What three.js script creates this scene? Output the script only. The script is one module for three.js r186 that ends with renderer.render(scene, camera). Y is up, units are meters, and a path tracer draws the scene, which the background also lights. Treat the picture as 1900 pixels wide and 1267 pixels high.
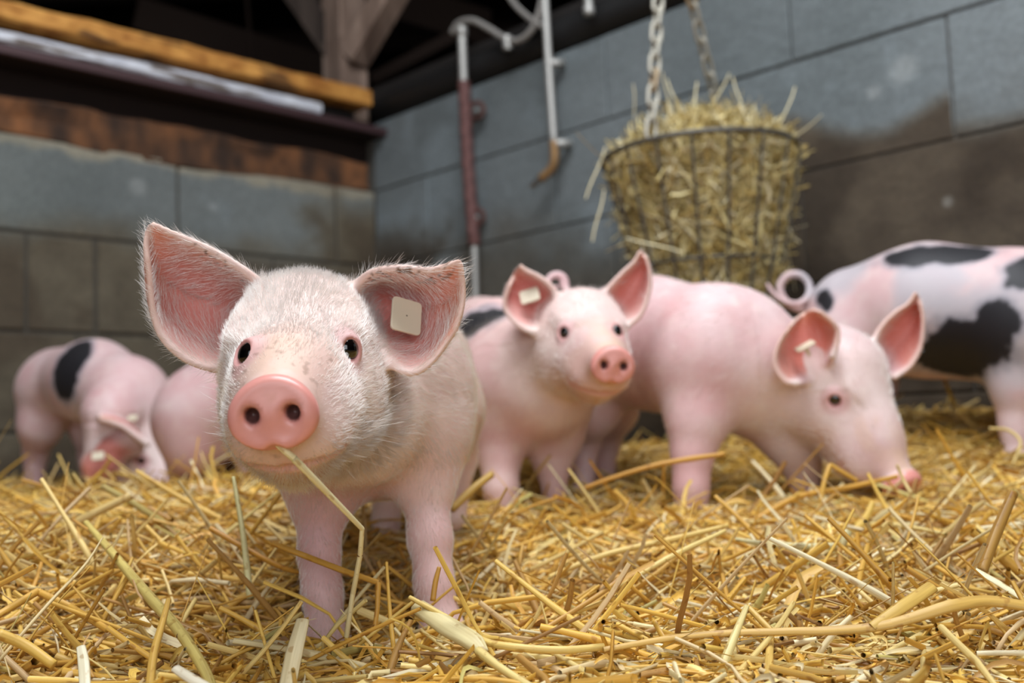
import * as THREE from 'three';
import { mergeGeometries } from 'three/addons/utils/BufferGeometryUtils.js';
import { RectAreaLightUniformsLib } from 'three/addons/lights/RectAreaLightUniformsLib.js';

// ---------------------------------------------------------------- camera, light, exposure
const scene = new THREE.Scene();
const FOCAL = 1900, W = 1900, H = 1267, CAM_Y = 0.30;
const camera = new THREE.PerspectiveCamera(2 * Math.atan(H / 2 / FOCAL) * 180 / Math.PI, W / H, 0.02, 60);
camera.position.set(0, CAM_Y, 0);
camera.rotation.set(4.7 * Math.PI / 180, 0, -2.3 * Math.PI / 180, 'YXZ');
camera.focus = 0.735;
camera.userData.fStop = 4.5;
camera.updateMatrixWorld(true);

const renderer = new THREE.WebGLRenderer({ antialias: true });
renderer.toneMapping = THREE.LinearToneMapping;
renderer.toneMappingExposure = 1.0;
renderer.shadowMap.enabled = true;
scene.background = new THREE.Color(0.75, 0.85, 1.0);
scene.backgroundIntensity = 1.0;
RectAreaLightUniformsLib.init();
function daylight(w, h, intensity, color, pos, target) {
  const l = new THREE.RectAreaLight(color, intensity, w, h);
  l.position.set(...pos); l.lookAt(...target); scene.add(l);
}
daylight(1.7, 1.7, 9.6, new THREE.Color(0.95, 0.98, 1.02), [0.15, 2.62, -0.75], [0.15, 0, -1.0]);   // under the roof light
daylight(3.2, 1.9, 1.9, new THREE.Color(0.97, 0.985, 1.0), [0.3, 1.25, 2.1], [0.1, 0.9, -1]);        // in the open barn door

// ---------------------------------------------------------------- helpers
const V = (x, y, z) => new THREE.Vector3(x, y, z);
const CE = camera.matrixWorld.elements;
const AX = V(CE[0], CE[1], CE[2]), AY = V(CE[4], CE[5], CE[6]), AZ = V(CE[8], CE[9], CE[10]);
const P = (px, py, d) => V(0, CAM_Y, 0).addScaledVector(AX, (px - 950) / FOCAL * d).addScaledVector(AY, -(py - 633.5) / FOCAL * d).addScaledVector(AZ, -d);
function rng(seed) { let s = seed >>> 0; return () => { s = (s + 0x6D2B79F5) >>> 0; let t = s; t = Math.imul(t ^ (t >>> 15), t | 1); t ^= t + Math.imul(t ^ (t >>> 7), t | 61); return ((t ^ (t >>> 14)) >>> 0) / 4294967296; }; }
const gauss = (r) => { let s = 0; for (let i = 0; i < 6; i++) s += r(); return (s - 3) / 0.7071; };
const lerp = (a, b, t) => a + (b - a) * t;
const clamp = (x, a = 0, b = 1) => Math.min(b, Math.max(a, x));
const smooth = (a, b, x) => { const t = clamp((x - a) / (b - a)); return t * t * (3 - 2 * t); };
const HT = new Float32Array(4096); { const r = rng(77); for (let i = 0; i < 4096; i++) HT[i] = r(); }
const hsh = (i, j, k) => HT[(Math.imul(i, 73856093) ^ Math.imul(j, 19349663) ^ Math.imul(k, 83492791)) >>> 7 & 4095];
function vn(x, y, z = 0) {
  const i = Math.floor(x), j = Math.floor(y), k = Math.floor(z); let a = x - i, b = y - j, c = z - k;
  a = a * a * (3 - 2 * a); b = b * b * (3 - 2 * b); c = c * c * (3 - 2 * c);
  const m = (p, q, t) => p + (q - p) * t;
  return m(m(m(hsh(i, j, k), hsh(i + 1, j, k), a), m(hsh(i, j + 1, k), hsh(i + 1, j + 1, k), a), b), m(m(hsh(i, j, k + 1), hsh(i + 1, j, k + 1), a), m(hsh(i, j + 1, k + 1), hsh(i + 1, j + 1, k + 1), a), b), c);
}
function fbm(x, y, z = 0, o = 4) { let s = 0, a = 0.5, n = 0; for (let i = 0; i < o; i++) { s += a * vn(x, y, z); n += a; a *= 0.5; x *= 2.03; y *= 2.03; z *= 2.03; } return s / n; }
const lin = (hex) => new THREE.Color(hex);   // sRGB hex kept as linear numbers inside
const counts = {};
function numbered(name) { const n = counts[name] = (counts[name] ?? -1) + 1; return n ? `${name}_${String(n).padStart(3, '0')}` : name; }
function shadow(o) { o.traverse((m) => { if (m.isMesh) { m.castShadow = true; m.receiveShadow = true; } }); return o; }
function tag(o, label, category, group, kind) { if (label) o.userData.label = label; if (category) o.userData.category = category; if (group) o.userData.group = group; if (kind) o.userData.kind = kind; return o; }
function thing(name, label, category, pos = V(0, 0, 0), group) { const o = new THREE.Group(); o.name = numbered(name); o.position.copy(pos); scene.add(o); return tag(o, label, category, group); }
function part(name, geo, mat, parent) { const m = new THREE.Mesh(geo, mat); m.name = name; m.castShadow = m.receiveShadow = true; parent.add(m); return m; }
function struct(name, parent = scene) { const g = new THREE.Group(); g.name = name; g.userData.kind = 'structure'; parent.add(g); return g; }
const std = (o) => new THREE.MeshStandardMaterial(o);
function canvasNoise(w, h, f) {   // f(u, v) -> [r, g, b] in sRGB 0..255
  const d = new Uint8Array(w * h * 4);
  for (let y = 0; y < h; y++) for (let x = 0; x < w; x++) { const c = f((x + 0.5) / w, (y + 0.5) / h), k = (y * w + x) * 4; d[k] = clamp(c[0], 0, 255); d[k + 1] = clamp(c[1], 0, 255); d[k + 2] = clamp(c[2], 0, 255); d[k + 3] = 255; }
  const t = new THREE.DataTexture(d, w, h); t.magFilter = THREE.LinearFilter; t.minFilter = THREE.LinearMipmapLinearFilter; t.generateMipmaps = true; t.wrapS = t.wrapT = THREE.RepeatWrapping; t.needsUpdate = true; return t;
}
const srgb = (t) => { t.colorSpace = THREE.SRGBColorSpace; return t; };
function tube(pts, radii, sides = 8, cap = true, curve = true) {   // swept tube, radius per point
  const c = curve ? new THREE.CatmullRomCurve3(pts, false, 'centripetal') : null, n = curve ? pts.length * 5 : pts.length;
  const pos = [], uv = [], idx = []; let len = 0, prev = null, N = null;
  const ring = (i) => { const t = i / (n - 1); const p = c ? c.getPoint(t) : pts[i]; const q = c ? c.getTangent(t) : (i === 0 ? pts[1].clone().sub(pts[0]) : i === n - 1 ? pts[i].clone().sub(pts[i - 1]) : pts[i + 1].clone().sub(pts[i - 1])).normalize(); return [p, q]; };
  const rad = (t) => { if (typeof radii === 'number') return radii; const x = t * (radii.length - 1), i = Math.min(radii.length - 2, Math.floor(x)); return lerp(radii[i], radii[i + 1], x - i); };
  for (let i = 0; i < n; i++) {
    const [p, q] = ring(i);
    if (!N) { N = Math.abs(q.y) < 0.9 ? V(0, 1, 0) : V(1, 0, 0); }
    N = N.clone().addScaledVector(q, -N.dot(q)).normalize(); const B = q.clone().cross(N);
    if (prev) len += p.distanceTo(prev); prev = p.clone ? p.clone() : p;
    const r = rad(i / (n - 1));
    for (let s = 0; s <= sides; s++) { const a = s / sides * Math.PI * 2, o = p.clone().addScaledVector(N, Math.cos(a) * r).addScaledVector(B, Math.sin(a) * r); pos.push(o.x, o.y, o.z); uv.push(s / sides, len * 10); }
  }
  for (let i = 0; i < n - 1; i++) for (let s = 0; s < sides; s++) { const a = i * (sides + 1) + s, b = a + sides + 1; idx.push(a, b, a + 1, a + 1, b, b + 1); }
  if (cap) for (const [row, flip] of [[0, 0], [n - 1, 1]]) { const c0 = pos.length / 3, p = ring(row)[0]; pos.push(p.x, p.y, p.z); uv.push(0.5, 0); for (let s = 0; s < sides; s++) { const a = row * (sides + 1) + s; flip ? idx.push(a, c0, a + 1) : idx.push(a, a + 1, c0); } }
  const g = new THREE.BufferGeometry(); g.setAttribute('position', new THREE.Float32BufferAttribute(pos, 3)); g.setAttribute('uv', new THREE.Float32BufferAttribute(uv, 2)); g.setIndex(idx); g.computeVertexNormals(); return g;
}
function chamferBox(w, h, d, b) {   // box with chamfered edges, centred
  const s = new THREE.Shape(), x = w / 2 - b, y = h / 2 - b; s.moveTo(-x, -y); s.lineTo(x, -y); s.lineTo(x, y); s.lineTo(-x, y); s.closePath();
  const g = new THREE.ExtrudeGeometry(s, { depth: d - 2 * b, bevelEnabled: true, bevelThickness: b, bevelSize: b, bevelSegments: 1, steps: 1 }); g.translate(0, 0, -(d - 2 * b) / 2); return g;
}
function beamBetween(a, b, w, h, bev = 0.004) {   // timber from a to b, w across, h in its upright direction
  const L = a.distanceTo(b), g = chamferBox(w, h, L, bev), z = b.clone().sub(a).normalize(), up = Math.abs(z.y) > 0.95 ? V(1, 0, 1).normalize() : V(0, 1, 0), x = up.clone().cross(z).normalize(), y = z.clone().cross(x);
  g.applyMatrix4(new THREE.Matrix4().makeBasis(x, y, z).setPosition(a.clone().add(b).multiplyScalar(0.5))); return g;
}
function boxUV(g, s = 1) {   // uv in metres by dominant axis
  const n = g.index ? g.toNonIndexed() : g, p = n.attributes.position, uv = new Float32Array(p.count * 2); n.computeVertexNormals(); const m = n.attributes.normal;
  for (let i = 0; i < p.count; i++) { const ax = Math.abs(m.getX(i)), ay = Math.abs(m.getY(i)), az = Math.abs(m.getZ(i)); const a = ay > ax && ay > az ? [p.getX(i), p.getZ(i)] : ax > az ? [p.getZ(i), p.getY(i)] : [p.getX(i), p.getY(i)]; uv[i * 2] = a[0] * s; uv[i * 2 + 1] = a[1] * s; }
  n.setAttribute('uv', new THREE.BufferAttribute(uv, 2)); return n;
}

// ---------------------------------------------------------------- the barn: floor, two block walls, loft, roof
const CORNER = V(-0.443, 0, -3.41), S2 = Math.SQRT1_2;
const dirL = V(-S2, 0, S2), dirR = V(S2, 0, S2), nL = V(S2, 0, S2), nR = V(-S2, 0, S2);
const onL = (t, y, o = 0) => CORNER.clone().addScaledVector(dirL, t).addScaledVector(nL, o).setY(y);
const onR = (t, y, o = 0) => CORNER.clone().addScaledVector(dirR, t).addScaledVector(nR, o).setY(y);
const COURSES = [-0.20, 0.074, 0.332, 0.59, 0.848, 1.107, 1.365];
const mix3 = (a, b, t) => [lerp(a[0], b[0], t), lerp(a[1], b[1], t), lerp(a[2], b[2], t)];
function wallColor(side, t, y) {
  let c = mix3(side ? [88, 95, 96] : [94, 99, 98], side ? [125, 132, 134] : [128, 133, 131], fbm(t * 3, y * 3, side * 9, 4));
  const n2 = fbm(t * 16, y * 16, 4 + side, 3), n1 = fbm(t * 5 + 7, y * 5, side, 4), fine = vn(t * 160, y * 160, side);
  c = mix3(c, [134, 145, 150], 0.5 * smooth(0.55, 0.75, n1));
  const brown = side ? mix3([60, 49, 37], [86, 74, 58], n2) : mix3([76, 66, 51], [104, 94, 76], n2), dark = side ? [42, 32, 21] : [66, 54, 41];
  let k = 0;
  if (side === 0) {
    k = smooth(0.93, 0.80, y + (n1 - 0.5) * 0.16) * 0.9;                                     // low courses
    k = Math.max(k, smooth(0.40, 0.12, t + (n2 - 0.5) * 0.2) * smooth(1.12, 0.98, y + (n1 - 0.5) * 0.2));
    c = mix3(c, [158, 148, 126], 0.75 * smooth(1.062, 1.085, y + (n2 - 0.5) * 0.05));            // crumbly pale mortar along the top edge
    c = mix3(c, [90, 98, 92], 0.5 * smooth(0.8, 1.2, t) * n1);
  } else {
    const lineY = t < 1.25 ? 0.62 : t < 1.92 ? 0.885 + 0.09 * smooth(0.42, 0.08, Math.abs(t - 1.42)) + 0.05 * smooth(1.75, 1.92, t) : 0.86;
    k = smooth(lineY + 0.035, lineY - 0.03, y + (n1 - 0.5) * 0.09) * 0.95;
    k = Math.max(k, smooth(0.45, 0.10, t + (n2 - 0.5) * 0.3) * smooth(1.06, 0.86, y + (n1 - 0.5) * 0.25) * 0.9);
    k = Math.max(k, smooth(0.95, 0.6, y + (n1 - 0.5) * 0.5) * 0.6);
  }
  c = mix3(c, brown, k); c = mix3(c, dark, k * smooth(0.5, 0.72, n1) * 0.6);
  for (const [a, b, r] of side ? [[1.83, 1.02, 0.045], [1.76, 0.985, 0.02], [1.9, 0.72, 0.014]] : [[0.83, 1.01, 0.03], [0.6, 0.98, 0.02]]) c = mix3(c, [165, 168, 166], 0.4 * smooth(r, r * 0.3, Math.hypot(t - a, y - b) + (n2 - 0.5) * 0.02));
  const g = 0.93 + 0.14 * fine; return [c[0] * g, c[1] * g, c[2] * g];
}
const WT = 3.2, WY0 = -0.2, WYH = 1.7;
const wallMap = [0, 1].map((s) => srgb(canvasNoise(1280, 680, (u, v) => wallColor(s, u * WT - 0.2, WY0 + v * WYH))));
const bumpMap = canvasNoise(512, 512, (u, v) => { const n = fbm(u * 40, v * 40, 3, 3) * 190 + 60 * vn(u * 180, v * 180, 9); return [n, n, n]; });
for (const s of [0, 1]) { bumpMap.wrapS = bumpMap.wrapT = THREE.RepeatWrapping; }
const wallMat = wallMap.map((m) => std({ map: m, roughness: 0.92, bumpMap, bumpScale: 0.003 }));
function blockWall(name, on, side, tEnd, topCourse, joints, pits) {
  const g = struct(name), r = rng(5 + side), n = side ? nR : nL;
  const dir = side ? dirR : dirL, basis = new THREE.Matrix4().makeBasis(side ? dir : dir.clone().negate(), V(0, 1, 0), n);
  const back = chamferBox(tEnd + 0.3, 1.9, 0.12, 0.002); back.applyMatrix4(basis.clone().setPosition(on(tEnd / 2, topCourse - 0.95 + 0.0, -0.068)));
  part('mortar', boxUV(back), std({ color: side ? 0x5f5b54 : 0x4c4841, roughness: 1 }), g);
  for (let c = 0; c < COURSES.length - 1; c++) {
    const y0 = COURSES[c], y1 = Math.min(COURSES[c + 1], topCourse); if (y1 - y0 < 0.02) continue;
    const js = joints[c];
    for (let k = 0; k < js.length - 1; k++) {
      const t0 = js[k], t1 = Math.min(js[k + 1], tEnd), gap = side ? 0.0024 : 0.0042, w = t1 - t0 - gap * 2, h = y1 - y0 - gap * 2;
      if (w < 0.02) continue;
      const geo = chamferBox(w, h, 0.06, side ? 0.0025 : 0.004); geo.computeVertexNormals();
      const tilt = new THREE.Matrix4().makeRotationY((r() - 0.5) * 0.006);
      geo.applyMatrix4(tilt);
      const p = geo.attributes.position, uv = new Float32Array(p.count * 2), sg = side ? 1 : -1;
      for (let i = 0; i < p.count; i++) { const t = (t0 + t1) / 2 + sg * p.getX(i), y = (y0 + y1) / 2 + p.getY(i); uv[i * 2] = (t + 0.2) / WT; uv[i * 2 + 1] = (y - WY0) / WYH; }
      geo.setAttribute('uv', new THREE.BufferAttribute(uv, 2));
      geo.applyMatrix4(basis.clone().setPosition(on((t0 + t1) / 2, (y0 + y1) / 2, -0.03 + (r() - 0.5) * 0.004)));
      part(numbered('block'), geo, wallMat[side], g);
    }
  }
  return g;
}
const seq = (a, step, end) => { const o = [0]; for (let t = a; t < end; t += step) if (t > 0.03) o.push(t); o.push(end); return o; };
blockWall('wall_left', onL, 0, 3.0, 1.107, [seq(0.4, 0.55, 3), seq(0.17, 0.55, 3), seq(0.45, 0.55, 3), [0, 0.40, 0.95, 1.13, 1.68, 2.23, 2.78, 3], [0, 0.16, 0.709, 1.26, 1.81, 2.36, 2.91, 3]]);
blockWall('wall_right', onR, 1, 3.3, 1.34, [seq(0.3, 0.55, 3.3), seq(0.5, 0.55, 3.3), seq(0.275, 0.55, 3.3), seq(0.474, 0.55, 3.3), seq(0.275, 0.55, 3.3), seq(0.474, 0.55, 3.3)]);

// floor slab, far barn shell
const concrete = std({ color: 0x4a443b, roughness: 0.95 });
{ const f = struct('floor'); part('slab', boxUV(chamferBox(12, 0.2, 14, 0.01).translate(0, -0.1, -2)), concrete, f); }
const darkWood = std({ color: lin('#2c1d14'), roughness: 0.9 }), loftWood = std({ color: lin('#1d1410'), roughness: 0.95 });  // near-black woods: the darkness of the unlit loft is put into their colour
function shellWall(name, cx, cy, cz, w, h, d, mat = loftWood) { const g = struct(name); part('boarding', boxUV(chamferBox(w, h, d, 0.01).translate(cx, cy, cz)), mat, g); return g; }
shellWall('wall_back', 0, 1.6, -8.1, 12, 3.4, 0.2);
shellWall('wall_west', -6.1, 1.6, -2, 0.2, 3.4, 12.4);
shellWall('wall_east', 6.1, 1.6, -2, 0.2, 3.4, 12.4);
{ // wall behind the camera with an open barn door
  const g = struct('wall_front'); const m = std({ color: 0x6a6660, roughness: 0.95 });
  part('masonry', boxUV(chamferBox(4.4, 3.4, 0.2, 0.01).translate(-3.9, 1.6, 2.4)), m, g);
  part('masonry', boxUV(chamferBox(4.0, 3.4, 0.2, 0.01).translate(4.1, 1.6, 2.4)), m, g);
  part('lintel', boxUV(chamferBox(3.8, 1.0, 0.2, 0.01).translate(0.2, 2.8, 2.4)), m, g);
}
{ // roof with a roof light over the pen
  const g = struct('ceiling'); const x0 = -0.75, x1 = 1.05, z0 = -1.65, z1 = 0.15;
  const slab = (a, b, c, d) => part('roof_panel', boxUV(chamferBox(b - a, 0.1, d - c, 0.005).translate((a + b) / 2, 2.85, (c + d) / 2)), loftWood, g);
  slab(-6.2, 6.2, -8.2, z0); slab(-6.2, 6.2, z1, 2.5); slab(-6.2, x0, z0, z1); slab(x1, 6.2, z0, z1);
  for (let k = 0; k < 6; k++) part(numbered('rafter'), beamBetween(V(-6, 2.72, -2.6 - k * 0.9), V(6, 2.72, -2.6 - k * 0.9), 0.09, 0.15), darkWood, g);
}
{ const w = struct('window_1'); part('pane', chamferBox(1.8, 1.8, 0.006, 0.002).rotateX(Math.PI / 2).translate(0.15, 2.83, -0.75), new THREE.MeshPhysicalMaterial({ color: 0xffffff, transmission: 1, thickness: 0, roughness: 0.05, ior: 1.45 }), w); }

// wood with its own grain for the loft timbers
const grain = (base, dark, sx, sy, seed) => srgb(canvasNoise(256, 256, (u, v) => { const n = fbm(u * sx, v * sy, seed, 4), f = vn(u * sx * 6, v * sy * 3, seed + 5); return mix3(dark, base, clamp(n * 1.4 - 0.15 + (f - 0.5) * 0.3)); }));
const timberMap = grain([168, 144, 128], [104, 84, 72], 24, 3, 2);
const timber = std({ map: timberMap, roughness: 0.85 });
const ochreMap = srgb(canvasNoise(512, 128, (u, v) => { const n = fbm(u * 22, v * 5, 8, 4), m = fbm(u * 60, v * 9, 2, 3), k = smooth(0.62, 0.74, fbm(u * 9, v * 4, 30, 3)); return mix3(mix3([158, 100, 38], [226, 166, 84], clamp(n * 1.5 - 0.3 + (m - 0.5) * 0.5)), [92, 60, 26], k * 0.8); }));
const whiteMap = srgb(canvasNoise(512, 128, (u, v) => { const n = fbm(u * 30, v * 6, 18, 4), k = smooth(0.5, 0.62, fbm(u * 14, v * 10, 41, 4)); return mix3(mix3([176, 178, 188], [240, 243, 250], n), [104, 92, 84], k); }));
const foamMap = srgb(canvasNoise(512, 128, (u, v) => { const n = fbm(u * 24, v * 6, 12, 4); return mix3([52, 36, 26], [136, 88, 52], clamp(n * 1.7 - 0.45)); }));

// ---------------------------------------------------------------- timbers over the left wall, post and braces, black plate on the right wall
{
  const along = (t0, t1, y0, y1, o0, o1, bev = 0.003) => { const L = t1 - t0, g = chamferBox(L, y1 - y0, o1 - o0, bev); g.applyMatrix4(new THREE.Matrix4().makeBasis(dirL.clone().negate(), V(0, 1, 0), nL).setPosition(onL((t0 + t1) / 2, (y0 + y1) / 2, (o0 + o1) / 2))); return boxUV(g); };
  const rough = (g, amp, fr, seed) => { const p = g.attributes.position; for (let i = 0; i < p.count; i++) { const x = p.getX(i), y = p.getY(i), z = p.getZ(i); p.setXYZ(i, x + amp * (vn(x * fr, y * fr, z * fr + seed) - 0.5), y + amp * (vn(x * fr + 40, y * fr, z * fr + seed) - 0.5), z + amp * (vn(x * fr + 80, y * fr, z * fr + seed) - 0.5)); } g.computeVertexNormals(); return g; };
  const longBox = (t0, t1, y0, y1, o0, o1, amp, fr, seed, mat, name, parent) => {   // wandering hand-sawn edge: many segments along t
    const n = Math.ceil((t1 - t0) / 0.03), ring = [], pos = [], uv = [], idx = [], b = 0.006;
    const prof = [[o0, y0], [o1 - b, y0], [o1, y0 + b], [o1, (y0 + y1) / 2], [o1, y1 - b], [o1 - b, y1], [o0, y1], [o0, y0]];
    for (let i = 0; i <= n; i++) { const t = lerp(t0, t1, i / n); for (const [k, [o, y]] of prof.entries()) { const q = onL(t, y + amp * (fbm(t * fr, y * 30, seed, 3) - 0.5) * 2, o + amp * (fbm(t * fr, y * 30, seed + 9, 3) - 0.5) * 2); pos.push(q.x, q.y, q.z); uv.push(t * 0.8, k * 0.13); } }
    for (let i = 0; i < n; i++) for (let k = 0; k < 7; k++) { const a = i * 8 + k, c = a + 8; idx.push(a, a + 1, c, a + 1, c + 1, c); }
    for (const r0 of [0, n]) for (let k = 1; k < 6; k++) { const a = r0 * 8; r0 ? idx.push(a, a + k, a + k + 1) : idx.push(a, a + k + 1, a + k); }
    let g = new THREE.BufferGeometry(); g.setAttribute('position', new THREE.Float32BufferAttribute(pos, 3)); g.setAttribute('uv', new THREE.Float32BufferAttribute(uv, 2)); g.setIndex(idx); g = g.toNonIndexed(); g.computeVertexNormals();
    return part(name, g, mat, parent);
  };
  const foam = longBox(0.03, 3.0, 1.094, 1.205, -0.06, -0.004, 0.022, 4.5, 3, std({ map: foamMap, roughness: 0.95 }), 'mortar_bed', scene); foam.userData.kind = 'structure'; foam.name = 'trim_1';
  const recessShade = part('shade_trim_2', along(-0.02, 3.0, 1.19, 1.36, -0.16, -0.045), std({ color: lin('#20130d'), roughness: 0.95 }), scene); recessShade.userData.kind = 'structure';  // board coloured near-black for the shadow in the recess under the steel
  // steel angle: upright leg and a flat leg running back to the wall
  const st = thing('steel_angle', 'long dark maroon steel angle lying along the top of the left block wall', 'beam');
  const stm = std({ color: lin('#4a3436'), roughness: 0.55, metalness: 0.3 });
  part('upright_leg', along(0.0, 3.0, 1.281, 1.307, 0.066, 0.08), stm, st);
  part('flat_leg', along(0.0, 3.0, 1.281, 1.291, -0.10, 0.066), std({ color: lin('#1c1110'), roughness: 0.8 }), st);  // same steel darkened: shade on its underside put into the colour
  const wb = longBox(0.26, 3.0, 1.309, 1.343, 0.028, 0.079, 0.004, 9, 21, std({ map: whiteMap, roughness: 0.7 }), 'whitewashed_batten', scene); tag(wb, 'whitewashed worn batten lying on the maroon steel angle', 'batten');
  const gapShade = part('gap_shade_strip', along(0.09, 3.0, 1.309, 1.361, -0.10, 0.022), std({ color: lin('#150e0a'), roughness: 0.95 }), scene); tag(gapShade, 'near black strip standing for the shaded gap behind the whitewashed batten', 'strip');  // strip filling the dark gap, shade put into its near-black colour
  const oc = longBox(0.062, 3.0, 1.370, 1.424, -0.01, 0.082, 0.007, 8, 33, std({ map: ochreMap, roughness: 0.8 }), 'ochre_timber_beam', scene); tag(oc, 'rough ochre yellow timber beam above the whitewashed batten', 'beam');
  // post and its braces
  const pc = P(641, 150, 3.60), base = V(pc.x, 1.425, pc.z);
  const post = struct('column'); const px = new THREE.Matrix4().makeBasis(dirL, V(0, 1, 0), nL);
  const pg = chamferBox(0.115, 1.4, 0.115, 0.006); pg.applyMatrix4(px.clone().setPosition(V(base.x, 1.30 + 0.7, base.z)));
  part('post', boxUV(pg, 1.2), timber, post);
  part('brace', boxUV(beamBetween(P(655, 110, 3.56), P(790, -120, 3.42), 0.09, 0.075), 1.2), timber, post);
  part('brace', boxUV(beamBetween(P(632, 100, 3.62), P(470, -130, 3.75), 0.08, 0.09), 1.2), std({ map: timberMap, color: 0x777777, roughness: 0.9 }), post);
  // dim timbers of the loft
  const loft = struct('beam_1');
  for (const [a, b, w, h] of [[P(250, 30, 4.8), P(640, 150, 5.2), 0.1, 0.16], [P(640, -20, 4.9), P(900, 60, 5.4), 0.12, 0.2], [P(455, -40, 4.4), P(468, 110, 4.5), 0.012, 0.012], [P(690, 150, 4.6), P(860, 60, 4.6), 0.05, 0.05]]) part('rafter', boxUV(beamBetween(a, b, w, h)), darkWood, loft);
  // black wall plate / pipe along the top of the right wall
  const bk = thing('black_wall_plate', 'thick black rounded wall plate running along the top of the right wall', 'beam');
  const bm = std({ color: lin('#141313'), roughness: 0.6 });
  const bg = tube([onR(0.0, 1.394, -0.03), onR(1.4, 1.394, -0.03), onR(3.2, 1.394, -0.03)], 0.052, 20); part('beam_body', bg, bm, bk);
  const bg2 = beamBetween(onR(-0.25, 1.46, -0.08), onR(3.2, 1.46, -0.08), 0.08, 0.05); part('ledger', boxUV(bg2), std({ color: lin('#1d1815'), roughness: 0.9 }), bk);
}

// ---------------------------------------------------------------- pipes and drinkers on the right wall
const galv = std({ color: lin('#b9b7b2'), roughness: 0.45, metalness: 0.55, bumpMap, bumpScale: 0.0006 });
const rustMap = srgb(canvasNoise(128, 256, (u, v) => mix3([74, 44, 42], [128, 88, 82], clamp(fbm(u * 8, v * 20, 5, 4) * 1.6 - 0.35))));
const copper = std({ color: lin('#9c7a52'), roughness: 0.45, metalness: 0.4 });
{
  const supply = thing('water_pipe', 'upright galvanised water pipe in a maroon sleeve with a bent hose on top', 'pipe', onR(0.53, 0.05, 0.05));
  const at = (px, py, o = 0.05) => { const D = P(px, py, 1).sub(V(0, CAM_Y, 0)), c = V(0, CAM_Y, 0), n = nR, k = CORNER.clone().addScaledVector(n, o).sub(c).dot(n) / D.dot(n); return c.addScaledVector(D, k).sub(supply.position); };
  part('pipe', tube([at(857, 52), at(860, 160)], 0.0125, 12, true, false), galv, supply);
  part('sleeve', tube([at(861, 152), at(868, 300), at(880, 455)], 0.0185, 14), std({ map: rustMap, roughness: 0.7 }), supply);
  part('pipe', tube([at(880, 450), at(884, 620), at(892, 900)], 0.0105, 12, true), galv, supply);
  part('hose', tube([at(838, 62), at(850, 44), at(875, 38), at(905, 52), at(935, 70), at(960, 76), at(985, 58), at(1000, 25), at(1012, -30)], 0.0095, 10), std({ color: lin('#8f8b86'), roughness: 0.5 }), supply);
  part('union_nut', tube([at(857, 66), at(857, 50)], 0.017, 8, true, false), galv, supply);
  part('tee_stub', tube([at(941, 68), at(942, 92)], 0.0135, 10, true, false), galv, supply);
  for (const y of [205, 403]) { const c = at(884, y, 0.03), g = new THREE.TorusGeometry(0.024, 0.008, 8, 18); g.lookAt(nR.clone().add(V(0.4, 0, 0))); g.translate(c.x, c.y, c.z); part('pipe_clip', g, std({ color: lin('#5b3f3a'), roughness: 0.7, metalness: 0.3 }), supply); const s = tube([at(884, y, 0.05), at(884, y, 0.002)], 0.007, 8, true, false); part('clip_stud', s, galv, supply); }
  tag(supply, 'upright galvanised water pipe in a maroon sleeve with a bent hose on top', 'pipe');

  const dk = thing('drinker_pipe', 'slim galvanised drinker pipe ending in a bent copper nipple beside the hay basket', 'pipe', onR(0.87, 0.96, 0.05));
  const at2 = (px, py, o = 0.05) => at(px, py, o).add(supply.position).sub(dk.position);
  part('pipe', tube([at2(1009, -40), at2(1018, 120), at2(1028, 270)], 0.0105, 12), galv, dk);
  part('copper_bend', tube([at2(1028, 262), at2(1028.5, 296), at2(1024, 312), at2(1003, 332, 0.06)], 0.0125, 12), copper, dk);
  part('nipple', tube([at2(1004, 331, 0.06), at2(985, 347, 0.068)], [0.0105, 0.0105, 0.008], 12, true, false), std({ color: lin('#8d8f90'), roughness: 0.3, metalness: 0.8 }), dk);
  for (const [x, y] of [[1030, 117], [1043, 266]]) part('bracket', tube([at2(x - 12, y, 0.052), at2(x + 6, y, 0.03), at2(x + 14, y, 0.003)], 0.0115, 8), galv, dk);
  const stub = thing('pipe_stub', 'short galvanised pipe stub poking down above the black wall plate', 'pipe', onR(1.0, 1.45, 0.06));
  const at3 = (px, py) => at(px, py, 0.06).add(supply.position).sub(stub.position);
  part('pipe', tube([at3(1089, -60), at3(1093, 26)], 0.0115, 12, true, false), galv, stub);
  part('collar', tube([at3(1092.2, 14), at3(1093.2, 27)], 0.0145, 12, true, false), galv, stub);
  const hs = tube([at(930, -30).add(supply.position), at(955, 8).add(supply.position), at(985, 36).add(supply.position), at(1012, 52).add(supply.position)], 0.0085, 10);
  tag(part('grey_hose', hs, std({ color: lin('#85817c'), roughness: 0.5 }), scene), 'grey hose sagging from the loft onto the drinker pipe', 'hose');
}

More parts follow.
